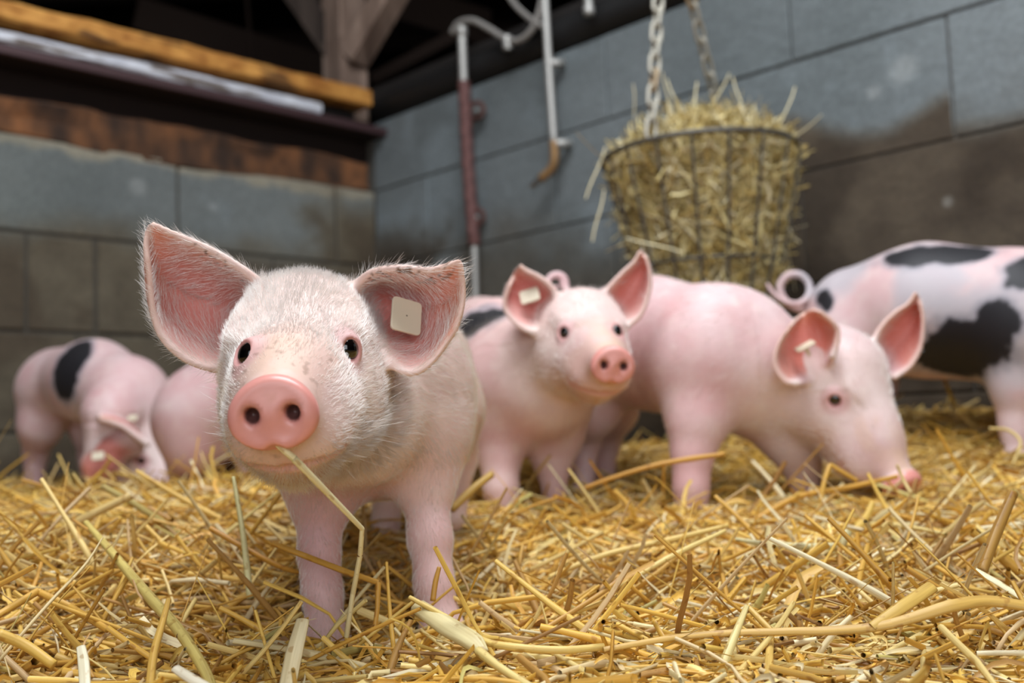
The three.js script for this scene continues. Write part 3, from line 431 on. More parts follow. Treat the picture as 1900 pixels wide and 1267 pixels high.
const eyeGeo = (() => { const g = new THREE.SphereGeometry(0.0108, 32, 24), p = g.attributes.position, c = new Float32Array(p.count * 3), W3 = lin('#b9a39a'), I3 = lin('#0d0908'), B3 = lin('#050506'); for (let i = 0; i < p.count; i++) { const a = Math.acos(clamp(p.getZ(i) / 0.0108, -1, 1)); const q = B3.clone().lerp(I3, smooth(0.30, 0.45, a)).lerp(W3, smooth(0.88, 1.0, a)); c.set([q.r, q.g, q.b], i * 3); } g.setAttribute('color', new THREE.BufferAttribute(c, 3)); return g; })();
const eyeMat = new THREE.MeshPhysicalMaterial({ vertexColors: true, roughness: 0.08, clearcoat: 1, clearcoatRoughness: 0.03 });
const skinMat = new THREE.MeshPhysicalMaterial({ vertexColors: true, roughness: 0.58, sheen: 0.35, sheenColor: new THREE.Color(1, 0.95, 0.92), sheenRoughness: 0.6 });
const snoutMat = new THREE.MeshPhysicalMaterial({ vertexColors: true, roughness: 0.4, clearcoat: 0.35, clearcoatRoughness: 0.25 });
const hairMat = std({ color: 0xffffff, roughness: 0.42 });
const hairGeo = (() => { const g = tube([V(0, 0, 0), V(0, 0.03, 0.35), V(0, 0.015, 0.7), V(0, -0.05, 1.0)], [0.0095, 0.0085, 0.006, 0.0015], 3, false, false); return g; })();
const tagMat = std({ color: lin('#d9cdb4'), roughness: 0.45 });
const bodies = [];   // fields of all pigs, so that straw keeps out of them
function makePig(def) {
  const base = def.base, h = def.head, cell = def.cell;
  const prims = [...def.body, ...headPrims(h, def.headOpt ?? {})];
  const ears = def.ears.map((e) => sheet(e.map((row) => row.map((q) => arr(q))), def.earR?.[0] ?? 0.0048, def.earR?.[1] ?? 0.0027, Math.min(cell, 0.0025), 0.012));
  // ears join before the openings are cut
  const all = [...prims.filter((p) => !p.sub), ...ears, ...prims.filter((p) => p.sub)];
  const lo = [1e9, 1e9, 1e9], hi = [-1e9, -1e9, -1e9], grow = (p, m) => { for (let a = 0; a < 3; a++) { lo[a] = Math.min(lo[a], p[a] - m); hi[a] = Math.max(hi[a], p[a] + m); } };
  def.extent.forEach(([p, m]) => grow(p, m)); grow(h.E, 0.17 * h.s); ears.forEach((e) => { grow(e.lo, 0); grow(e.hi, 0); });
  const { pos, nor, idx } = meshField(all, lo, hi, cell);
  const onSkin = ([px, py]) => { let t = Math.max(0.3, base.distanceTo(V(0, CAM_Y, 0)) - 0.42); const q = V(); for (let i = 0; i < 300; i++) { q.copy(P(px, py, t)); const d = evalPrims(all, q.x, q.y, q.z); if (d < 0.0006) break; t += d * 0.75; if (t > 3) break; } return arr(q); };
  const patches = (def.patches ?? []).map(([c, ...rest]) => [onSkin(c), ...rest]), greys = (def.greys ?? []).map(([c, r]) => [onSkin(c), r]);
  const n = pos.length / 3, col = new Float32Array(n * 3), info = new Uint8Array(n);
  for (let i = 0; i < n; i++) {
    const p = [pos[i * 3], pos[i * 3 + 1], pos[i * 3 + 2]], N = [nor[i * 3], nor[i * 3 + 1], nor[i * 3 + 2]], q = h.local(p);
    const n1 = fbm(p[0] * 22, p[1] * 22, p[2] * 22, 3), n2 = fbm(p[0] * 70, p[1] * 70, p[2] * 70, 3), n3 = vn(p[0] * 420, p[1] * 420, p[2] * 420);
    const c = (def.cool ? COOL : SKIN).clone().lerp(PINK, clamp((def.pink ?? 0.25) + (n1 - 0.5) * 0.9)).lerp(CREAM, clamp((n2 - 0.5) * 0.8));
    let kind = 0;
    for (const [lp, amount, r] of def.flush ?? []) { const dd = Math.hypot(p[0] - lp[0], p[1] - lp[1], p[2] - lp[2]); c.lerp(PINK, amount * smooth(r, r * 0.3, dd)); }
    let onEar = false;
    for (const e of ears) { if (e.f(...p) < 0.0015) { const w = e.near(...p); if (w) { onEar = true; const ew = smooth(0.02, 0.22, w[5]) * (0.5 + 0.5 * smooth(0.0, 0.3, Math.min(w[4], 1 - w[4], (1 - w[5]) * 1.2))); if (def.earWarm) c.lerp(EARTIP, def.earWarm * smooth(0.05, 0.3, w[5])); c.lerp(EARIN, 0.80 * ew); c.lerp(EARTIP, 0.55 * smooth(0.55, 1, w[5]) + 0.25 * smooth(0.65, 1, w[4]) * ew); const edge = Math.min(w[4], 1 - w[4], 1 - w[5]); c.lerp(CREAM, 0.5 * smooth(0.05, 0.0, edge)); if (def.detail && w[4] > 0.80 && w[5] > 0.2) c.lerp(DIRT, 0.85 * smooth(0.66, 0.74, vn(p[0] * 330, p[1] * 330, p[2] * 330)) * smooth(0.45, 0.6, fbm(p[0] * 40, p[1] * 40, p[2] * 40 + 5, 2)) * smooth(0.80, 0.93, w[4])); kind = 2; break; } } }  // orange towards the tip: light passing through the ear, put into the skin colour
    if (!onEar) {
      const headK = smooth(0.17, 0.13, Math.hypot(...q));
      if (headK > 0) {
        c.lerp(CREAM, headK * 0.35 * smooth(0.09, 0.02, Math.abs(q[2]) ));
        c.lerp(TAN, headK * (0.55 * smooth(0.025, 0.005, Math.hypot(q[0] * 0.8, 0)) * smooth(0.045, 0.07, q[2]) * smooth(0.0, 0.02, q[1]) + 0.45 * smooth(0.5, 0.62, n1) * smooth(0.02, 0.05, q[2])));
        c.lerp(lin('#b98d6c'), headK * 0.6 * smooth(-0.045, -0.068, q[1]) * smooth(0.01, 0.05, q[2]));  // under the chin: warm bounce light put into the skin colour
        const dl = h.D(0, 0, 0), f = [q[0] - dl[0], q[1] - dl[1], q[2] - dl[2]], fz = f[1] * h.fz[1] + f[2] * h.fz[2], fy = f[1] * h.fy[1] + f[2] * h.fy[2], rr = Math.hypot(f[0] / 0.030, fy / 0.026);
        const sn = smooth(-0.010, -0.004, fz) * smooth(1.25, 1.05, rr);
        if (sn > 0) { c.lerp(SNOUT, sn); c.lerp(lin('#d5857c'), sn * 0.5 * smooth(0.75, 1.0, rr)); c.lerp(lin('#b9764e'), sn * 0.7 * smooth(0.42, 0.6, n2) * smooth(0.0075, 0.002, Math.abs(f[0])) * smooth(-0.004, 0.002, fy) * smooth(0.016, 0.008, fy)); if (sn > 0.4) kind = 3;
          for (const m of [-1, 1]) { const nd = Math.hypot((f[0] - m * 0.0128) / 0.0060, (fy + 0.001) / 0.0066); c.lerp(DARKN, sn * 0.9 * smooth(1.0, 0.65, nd) * smooth(0.0065, 0.001, fz)); c.lerp(DIRT, 0.35 * sn * smooth(1.5, 1.0, nd) * smooth(0, 0.003, fy) ); } }
        for (const m of [-1, 1]) { const e = h.eyeC(m), o = h.eo(m), de = Math.hypot(q[0] - e[0] - o[0] * 0.009, q[1] - e[1] - o[1] * 0.009, q[2] - e[2] - o[2] * 0.009); c.lerp(PINK, 0.6 * smooth(0.024, 0.014, de)); c.lerp(RIM, 0.7 * smooth(0.0115, 0.0085, de)); if (de < 0.013) kind = 4; }
        const mo = Math.min(...h.lips.map((l) => Math.hypot(q[0] - l[0], q[1] - l[1], q[2] - l[2]))); c.lerp(RIM, 0.55 * smooth(0.011, 0.003, mo));
      }
      if (def.detail) if (kind === 0) c.lerp(DIRT, 0.4 * headK * smooth(0.72, 0.80, vn(p[0] * 260, p[1] * 260, p[2] * 260)) * smooth(0.55, 0.7, n1));
    }
    for (const [lp, r] of greys) { const d = Math.hypot(...sub3(p, lp)) + (n1 - 0.5) * 0.05; c.lerp(lin('#b4b2b8'), 0.75 * smooth(r, r * 0.5, d)); }
    if (patches.length) { let dm = 9; for (const [lp, r, wob] of patches) { const v = sub3(p, lp), d = Math.hypot(v[0] / r[0], v[1] / r[1], v[2] / r[2]) + (n1 - 0.5) * wob * 1.6 + (n2 - 0.5) * wob; const hh = Math.max(0.35 - Math.abs(d - dm), 0) / 0.35; dm = Math.min(d, dm) - hh * hh * 0.09; } c.lerp(GREY, 0.75 * smooth(1.5, 1.0, dm)); c.lerp(BLACK, smooth(1.08, 0.92, dm)); }
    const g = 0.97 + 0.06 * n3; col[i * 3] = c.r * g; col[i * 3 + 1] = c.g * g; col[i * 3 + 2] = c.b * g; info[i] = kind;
  }
  const local = new Float32Array(pos.length); for (let i = 0; i < n; i++) { local[i * 3] = pos[i * 3] - base.x; local[i * 3 + 1] = pos[i * 3 + 1] - base.y; local[i * 3 + 2] = pos[i * 3 + 2] - base.z; }
  const geo = new THREE.BufferGeometry(); geo.setAttribute('position', new THREE.BufferAttribute(local, 3)); geo.setAttribute('normal', new THREE.BufferAttribute(new Float32Array(nor), 3)); geo.setAttribute('color', new THREE.BufferAttribute(col, 3)); const dry = [], wet = []; for (let t = 0; t < idx.length; t += 3) (info[idx[t]] === 3 && info[idx[t + 1]] === 3 && info[idx[t + 2]] === 3 ? wet : dry).push(idx[t], idx[t + 1], idx[t + 2]);
  { const all3 = new Uint32Array(idx.length); all3.set(dry); all3.set(wet, dry.length); geo.setIndex(new THREE.BufferAttribute(all3, 1)); geo.addGroup(0, dry.length, 0); geo.addGroup(dry.length, wet.length, 1); }
  const pig = thing('pig', def.label, 'pig', base);
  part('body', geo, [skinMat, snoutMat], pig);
  for (const m of [-1, 1]) { const e = h.w(...h.eyeC(m)), o3 = h.eo(m), d = V(...h.rot([o3[0] * 0.8, o3[1] * 0.8 - 0.05, o3[2] * 0.8 + 0.25])); const o = part('eye', eyeGeo, eyeMat, pig); o.scale.setScalar(h.s); o.position.set(...e).sub(base); o.quaternion.setFromUnitVectors(V(0, 0, 1), d); }
  for (const t of def.tags ?? []) {
    const s = new THREE.Shape(), a = t.w / 2, b = t.h / 2, r = 0.0035; s.moveTo(-a + r, -b); s.lineTo(a - r, -b); s.quadraticCurveTo(a, -b, a, -b + r); s.lineTo(a, b - r); s.quadraticCurveTo(a, b, a - r, b); s.lineTo(-a + r, b); s.quadraticCurveTo(-a, b, -a, b - r); s.lineTo(-a, -b + r); s.quadraticCurveTo(-a, -b, -a + r, -b);
    const hole = new THREE.Path(); hole.absarc(0, 0, 0.0011, 0, Math.PI * 2, true); s.holes.push(hole);
    const g = new THREE.ExtrudeGeometry(s, { depth: 0.0014, bevelEnabled: true, bevelThickness: 0.0005, bevelSize: 0.0005, bevelSegments: 2, curveSegments: 6 });
    const o = part('ear_tag', g, tagMat, pig); o.userData.label = t.label ?? 'cream plastic tag in the ear';
    const z = t.n.clone().normalize(), x = t.x.clone().addScaledVector(z, -t.x.dot(z)).normalize(); o.quaternion.setFromRotationMatrix(new THREE.Matrix4().makeBasis(x, z.clone().cross(x), z)); o.position.copy(t.c).sub(base);
    const st = part('stud', new THREE.CylinderGeometry(0.0034, 0.0024, 0.0135, 16).rotateX(Math.PI / 2).translate(0, 0, -0.0072), tagMat, o); part('tag_pin', new THREE.SphereGeometry(0.0016, 10, 8).translate(0, 0, 0.0004), std({ color: lin('#7b7060'), roughness: 0.5 }), o);
  }
  // hair: combed from the snout back over the head, then along the body and down
  if (def.hair) {
    const r = rng(def.seed), list = [], tri = idx.length / 3, area = new Float32Array(tri); let tot = 0;
    for (let t = 0; t < tri; t++) { const [a, b, c] = [idx[t * 3] * 3, idx[t * 3 + 1] * 3, idx[t * 3 + 2] * 3]; const ux = pos[b] - pos[a], uy = pos[b + 1] - pos[a + 1], uz = pos[b + 2] - pos[a + 2], vx = pos[c] - pos[a], vy = pos[c + 1] - pos[a + 1], vz = pos[c + 2] - pos[a + 2]; tot += Math.hypot(uy * vz - uz * vy, uz * vx - ux * vz, ux * vy - uy * vx) / 2; area[t] = tot; }
    const back = def.back.clone().normalize(), hc = lin('#fffdfa'), hc2 = lin('#efe0d0');
    for (let k = 0; k < def.hair; k++) {
      const u = r() * tot; let a0 = 0, b0 = tri - 1; while (a0 < b0) { const m = (a0 + b0) >> 1; area[m] < u ? a0 = m + 1 : b0 = m; }
      let s = Math.sqrt(r()), t = r(); const w = [1 - s, s * (1 - t), s * t], id = [idx[a0 * 3], idx[a0 * 3 + 1], idx[a0 * 3 + 2]], kind = info[id[0]];
      if (kind === 3 || (kind === 4 && r() < 0.75) || (kind === 2 && r() < 0.68)) continue;
      const p = [0, 1, 2].map((q) => w[0] * pos[id[0] * 3 + q] + w[1] * pos[id[1] * 3 + q] + w[2] * pos[id[2] * 3 + q]), N = V(nor[id[0] * 3], nor[id[0] * 3 + 1], nor[id[0] * 3 + 2]);
      const q = h.local(p), hd = Math.hypot(...q), inHead = hd < 0.125;
      if (!inHead && r() > (def.bodyHair ?? 0.5)) continue;
      let dir, len, lift; const eyeD = Math.min(...[-1, 1].map((m) => { const e = h.eyeC(m), g = h.eo(m); return Math.hypot(q[0] - e[0] - g[0] * 0.011, q[1] - e[1] - g[1] * 0.011, q[2] - e[2] - g[2] * 0.011); })); if (eyeD < 0.0085) continue;
      const dl = h.D(0, 0, 0), sd = Math.hypot(q[0] - dl[0], q[1] - dl[1], q[2] - dl[2]);
      if (kind === 2) { dir = V(...p).sub(V(...h.E)).normalize(); len = 0.006 + r() * 0.008; lift = 0.35; }
      else if (inHead) { const o = h.w(0, -0.004, 0.14); dir = V(p[0] - o[0], p[1] - o[1], p[2] - o[2]).normalize(); len = (0.004 + r() * 0.006) * smooth(0.03, 0.075, sd) + 0.0016; lift = 0.28; if (q[1] > 0.035) { len *= 1.25; lift = 0.5; } if (q[1] < -0.05) { len *= 1.5; lift = 0.4; } if (r() < 0.012 && q[1] < -0.01) { len *= 2.4; lift = 0.7; } if (sd < 0.036 && r() < 0.6) continue; if (q[2] > 0.06 && q[1] > 0.008 && r() < 0.75) continue; }
      else { dir = back.clone().add(V(0, -0.55, 0)).normalize(); len = 0.006 + r() * 0.009; lift = 0.22; if (p[1] < CAM_Y - 0.03) { dir = V(0, -1, 0).addScaledVector(back, 0.3); len *= 0.6; lift = 0.12; } }
      len *= 0.35 + 0.65 * smooth(0.010, 0.022, eyeD);
      const tx = dir.addScaledVector(N, -dir.dot(N)); if (tx.lengthSq() < 1e-4) continue; tx.normalize();
      const sw = (vn(p[0] * 60, p[1] * 60, p[2] * 60) - 0.5) * 0.8 + gauss(r) * 0.2, sideV = N.clone().cross(tx), z = tx.clone().multiplyScalar(Math.cos(sw)).addScaledVector(sideV, Math.sin(sw)).addScaledVector(N, lift + gauss(r) * 0.1).normalize();
      const x = N.clone().cross(z); if (x.lengthSq() < 1e-5) continue; x.normalize(); const y = z.clone().cross(x), th = len * (0.8 + r() * 0.5) * (def.hairW ?? 1) * Math.min(1.6, 0.008 / len);
      list.push([new THREE.Matrix4().makeBasis(x.multiplyScalar(th), y.multiplyScalar(th), z.multiplyScalar(len)).setPosition(p[0] - base.x - N.x * 0.0004, p[1] - base.y - N.y * 0.0004, p[2] - base.z - N.z * 0.0004), hc.clone().lerp(hc2, r() * (q[1] < -0.04 && inHead ? 1 : 0.5))]);
    }
    instanced('hair', hairGeo, hairMat, list, pig);
  }
  const blo = lo.slice(), bhi = hi.slice(); bodies.push({ lo: blo, hi: bhi, f: (x, y, z) => evalPrims(all, x, y, z) });
  return pig;
}

// ---------------------------------------------------------------- the straw surface
const GP = [[100, 1267, 0.66], [520, 1267, 0.65], [950, 1267, 0.64], [1400, 1267, 0.64], [1800, 1267, 0.63], [-200, 1267, 0.7], [2100, 1267, 0.66], [600, 1200, 0.84], [820, 1184, 0.86], [300, 1010, 1.02], [60, 1000, 1.08], [500, 960, 1.15], [250, 905, 1.38], [400, 880, 1.5], [330, 880, 1.62], [30, 890, 1.9], [120, 950, 1.3], [150, 930, 1.55], [150, 922, 1.9], [200, 918, 2.05], [330, 885, 1.8], [1100, 955, 1.2], [1500, 955, 1.2], [1800, 950, 1.15], [1700, 884, 1.45], [940, 930, 1.4], [1285, 936, 1.42], [1100, 893, 1.65], [970, 835, 2.1], [1250, 805, 2.0], [1790, 722, 1.98], [1690, 752, 2.06], [1880, 842, 1.68], [1700, 790, 1.9], [60, 892, 2.3], [100, 880, 2.55], [20, 885, 2.5], [300, 892, 2.2], [600, 870, 2.2], [850, 850, 2.3], [1050, 840, 2.4], [700, 930, 1.3], [700, 1085, 1.0], [1500, 1080, 0.88], [1100, 1100, 0.86], [1800, 1080, 0.86]].map(([x, y, d]) => P(x, y, d));
function groundSmooth(x, z) { let s = 0, w = 0; for (const p of GP) { const r2 = (p.x - x) ** 2 + (p.z - z) ** 2, k = Math.exp(-r2 / (2 * 0.15 * 0.15)) + 3e-4 / (0.05 + r2); s += k * p.y; w += k; } return s / w; }
const ground = (x, z) => groundSmooth(x, z) - 0.017 + 0.022 * (fbm(x * 9, z * 9, 4.5, 3) - 0.5) + 0.012 * (fbm(x * 24, z * 24, 1.5, 2) - 0.5);

// ---------------------------------------------------------------- the pigs, joint by joint
const K = (a, b, ra, rb, k = 0.03) => cone(arr(a), arr(b), ra, rb, k);
const E4 = (c, r, k = 0.03, X = V(1, 0, 0), Z = V(0, 0, 1)) => { const z = Z.clone().normalize(), x = X.clone().addScaledVector(z, -X.dot(z)).normalize(); return ell(arr(c), arr(x), arr(z.clone().cross(x)), arr(z), r, k); };
const rowsOf = (d, rows) => rows.map((r, i) => r.map((q, j) => P(q[0], q[1], Array.isArray(d[0]) ? d[i][j] : d[j])));
function leg(pts, radii, k = 0.022) { return pts.slice(1).map((p, i) => K(pts[i], p, radii[i], radii[i + 1], i === 0 ? k * 2 : i === 1 ? k * 1.6 : k)); }
function tail(pts, radii, k) { const c = new THREE.CatmullRomCurve3(pts), n = 44, q = [], r = []; for (let i = 0; i <= n; i++) { q.push(c.getPoint(i / n)); const x = i / n * (radii.length - 1), j = Math.min(radii.length - 2, Math.floor(x)); r.push(lerp(radii[j], radii[j + 1], x - j)); } return q.slice(1).map((p, i) => K(q[i], p, r[i], r[i + 1], k)); }
function trunk(pts, radii, k = 0.05) { return pts.slice(1).map((p, i) => K(pts[i], p, radii[i], radii[i + 1], k)); }
function curl(center, ax, ay, r, th, turns, start, drift) { const L = [], n = 22; let prev = null; for (let i = 0; i <= n; i++) { const a = start + i / n * turns * Math.PI * 2, rr = r * (1 - 0.15 * i / n), p = center.clone().addScaledVector(ax, Math.cos(a) * rr).addScaledVector(ay, Math.sin(a) * rr).addScaledVector(drift, i / n); if (prev) L.push(K(prev, p, th * (1 - 0.5 * (i - 1) / n), th * (1 - 0.5 * i / n), 0.003)); prev = p; } return L; }
function plainEars(h, s = 1) { return [-1, 1].map((m) => [0, 0.25, 0.5, 0.78, 1].map((v, i) => [-1, -0.5, 0, 0.5, 1].map((u) => { const hw = [0.024, 0.036, 0.037, 0.024, 0.006][i] * s, q = [m * (0.044 + 0.075 * v * s - 0.008 * u * u), 0.030 + 0.055 * v * s + u * hw * 0.55, -0.055 - 0.01 * v - 0.018 * (1 - u * u) * (1 - v) + u * hw * -0.7]; return V(...h.w(...q)); }))); }

{ // the near pig that looks into the camera
  const h = headFrame(P(549, 652, 0.757), P(507, 768, 0.633), P(650, 648, 0.75).sub(P(447, 655, 0.757)), 1.0);
  const back = P(745, 690, 1.25).sub(P(690, 740, 0.95));
  const body = [
    ...trunk([P(580, 640, 0.84), P(640, 715, 0.91), P(690, 745, 0.97)], [0.048, 0.062, 0.082], 0.035),
    ...trunk([P(690, 745, 0.97), P(708, 715, 1.10), P(726, 690, 1.24)], [0.080, 0.083, 0.078]),
    E4(P(690, 640, 1.0), [0.06, 0.05, 0.09], 0.06), E4(P(650, 800, 0.86), [0.055, 0.045, 0.05], 0.045),
    ...leg([P(755, 735, 0.95), P(776, 815, 0.935), P(792, 900, 0.92), P(798, 1000, 0.90), P(806, 1085, 0.885), P(822, 1178, 0.868), P(824, 1205, 0.866)], [0.046, 0.033, 0.0185, 0.0150, 0.0128, 0.0150, 0.015]),
    ...leg([P(610, 800, 0.93), P(598, 870, 0.91), P(594, 940, 0.895), P(592, 1030, 0.88), P(598, 1100, 0.865), P(606, 1192, 0.850), P(608, 1220, 0.848)], [0.043, 0.028, 0.0170, 0.0132, 0.0122, 0.0145, 0.015]),
    ...leg([P(772, 680, 1.24), P(828, 760, 1.22), P(850, 850, 1.26), P(838, 960, 1.23)], [0.062, 0.036, 0.019, 0.017]),
    ...leg([P(700, 720, 1.24), P(715, 800, 1.22), P(722, 880, 1.26), P(714, 990, 1.23)], [0.062, 0.036, 0.019, 0.017]),
  ];
  const ears = [
    rowsOf([[.810, .838, .850, .838, .808], [.785, .812, .826, .812, .790], [.770, .795, .808, .798, .780], [.764, .776, .785, .780, .772], [.762, .764, .766, .766, .765]],
      [[[436, 662], [450, 630], [462, 595], [474, 562], [486, 535]], [[392, 682], [388, 622], [398, 565], [424, 518], [458, 505]], [[330, 656], [324, 600], [335, 545], [362, 492], [392, 464]], [[289, 600], [281, 555], [288, 508], [310, 465], [338, 440]], [[274, 482], [271, 460], [272, 440], [277, 424], [284, 416]]]),
    rowsOf([[.800, .828, .846, .836, .812], [.788, .826, .852, .842, .797], [.783, .818, .838, .828, .788], [.782, .798, .814, .810, .786], [.784, .786, .790, .790, .784]],
      [[[706, 640], [698, 612], [688, 585], [672, 556], [652, 538]], [[722, 668], [730, 625], [726, 580], [710, 535], [690, 506]], [[757, 692], [772, 645], [775, 590], [767, 538], [746, 497]], [[797, 676], [817, 635], [821, 590], [818, 543], [800, 500]], [[846, 612], [856, 578], [860, 545], [858, 512], [853, 484]]]),
  ];
  const base = V(P(690, 745, 1.05).x, 0, P(690, 745, 1.05).z); base.y = ground(base.x, base.z) - 0.03;
  makePig({
    label: 'white haired piglet in front looking into the camera with a straw in its mouth', base, head: h, cell: 0.0022, body, ears, headOpt: { turn: { '-1': 0.32, 1: 0.5 }, eyePx: { '-1': [454, 655], 1: [651, 648] } }, detail: true, pink: 0.2, seed: 11, earR: [0.0042, 0.0024],
    extent: [[arr(P(690, 745, 0.97)), 0.13], [arr(P(752, 690, 1.24)), 0.13], [arr(P(824, 1210, 0.866)), 0.03], [arr(P(608, 1225, 0.848)), 0.03], [arr(P(838, 960, 1.23)), 0.03], [arr(P(714, 990, 1.23)), 0.03]],
    flush: [[arr(P(798, 1060, 0.89)), 0.45, 0.09], [arr(P(594, 1060, 0.875)), 0.5, 0.10], [arr(P(598, 950, 0.88)), 0.4, 0.08]],
    tags: [{ c: P(753, 587, 0.806), w: 0.0250, h: 0.0275, n: AX.clone().multiplyScalar(0.72).addScaledVector(AY, 0.43).add(AZ), x: AX.clone().addScaledVector(AY, -0.28).addScaledVector(AZ, -0.6), label: 'square cream plastic tag inside the ear' }],
    gaze: null, hair: 330000, bodyHair: 0.6, back,
  });
}
{ // second pig, looking up to the right
  const h = headFrame(P(1095, 616, 1.375), P(1137, 677, 1.255), P(1147, 613, 1.395).sub(P(1047, 617, 1.355)), 1.0);
  const back = P(880, 640, 1.85).sub(P(960, 720, 1.5));
  const body = [
    ...trunk([P(1062, 640, 1.44), P(1010, 680, 1.50), P(965, 710, 1.54)], [0.056, 0.072, 0.086]),
    ...trunk([P(965, 710, 1.54), P(925, 665, 1.72), P(895, 632, 1.9)], [0.086, 0.09, 0.082]),
    E4(P(1010, 745, 1.47), [0.05, 0.045, 0.05], 0.045),
    ...leg([P(935, 730, 1.50), P(925, 800, 1.49), P(927, 860, 1.47), P(930, 910, 1.45), P(938, 960, 1.44)], [0.050, 0.032, 0.0235, 0.0205, 0.020]),
    ...leg([P(1025, 760, 1.53), P(1030, 810, 1.53), P(1026, 865, 1.52), P(1030, 940, 1.50)], [0.046, 0.032, 0.0195, 0.018]),
    ...leg([P(860, 680, 1.9), P(855, 780, 1.88), P(850, 870, 1.9)], [0.06, 0.03, 0.018]),
    ...leg([P(930, 680, 1.9), P(935, 780, 1.88), P(935, 880, 1.9)], [0.06, 0.03, 0.018]),
  ];
  const dp = [1.395, 1.425, 1.437, 1.425, 1.40], dq = [1.43, 1.455, 1.465, 1.455, 1.43];
  const ears = [
    rowsOf(dp, [[[988, 616], [1003, 602], [1016, 590], [1028, 574], [1038, 556]], [[965, 606], [978, 575], [990, 560], [1008, 541], [1022, 530]], [[945, 587], [950, 560], [961, 545], [984, 525], [1000, 513]], [[936, 565], [938, 545], [947, 530], [960, 510], [975, 500]], [[946, 528], [951, 517], [956, 508], [960, 500], [966, 493]]]),
    rowsOf(dq, [[[1163, 606], [1154, 594], [1145, 580], [1133, 565], [1114, 552]], [[1190, 582], [1176, 566], [1162, 550], [1148, 538], [1136, 526]], [[1205, 540], [1194, 530], [1181, 520], [1168, 510], [1158, 503]], [[1206, 505], [1200, 500], [1192, 495], [1184, 488], [1177, 485]], [[1199, 478], [1196, 475], [1193, 471], [1190, 468], [1188, 466]]]),
  ];
  const base = V(P(940, 700, 1.65).x, 0, P(940, 700, 1.65).z); base.y = ground(base.x, base.z) - 0.03;
  makePig({ label: 'pink piglet with a dark back patch looking up beside the front piglet', base, head: h, cell: 0.0032, body, ears, headOpt: { eyePx: { '-1': [1047, 617], 1: [1146, 613] } }, pink: 0.5, seed: 12, cool: false,
    extent: [[arr(P(965, 710, 1.54)), 0.13], [arr(P(895, 632, 1.9)), 0.14], [arr(P(938, 960, 1.44)), 0.03], [arr(P(850, 870, 1.9)), 0.03], [arr(P(935, 880, 1.9)), 0.03], [arr(P(1030, 940, 1.5)), 0.03]],
    patches: [[[898, 596], [0.045, 0.035, 0.09], 0.5]],
    tags: [{ c: P(983, 549, 1.405), w: 0.026, h: 0.022, n: V(-0.25, 0.45, 0.75), x: V(1, 0.32, 0.25), label: 'cream plastic tag inside the ear' }],
    hair: 26000, hairW: 1.4, back });
}
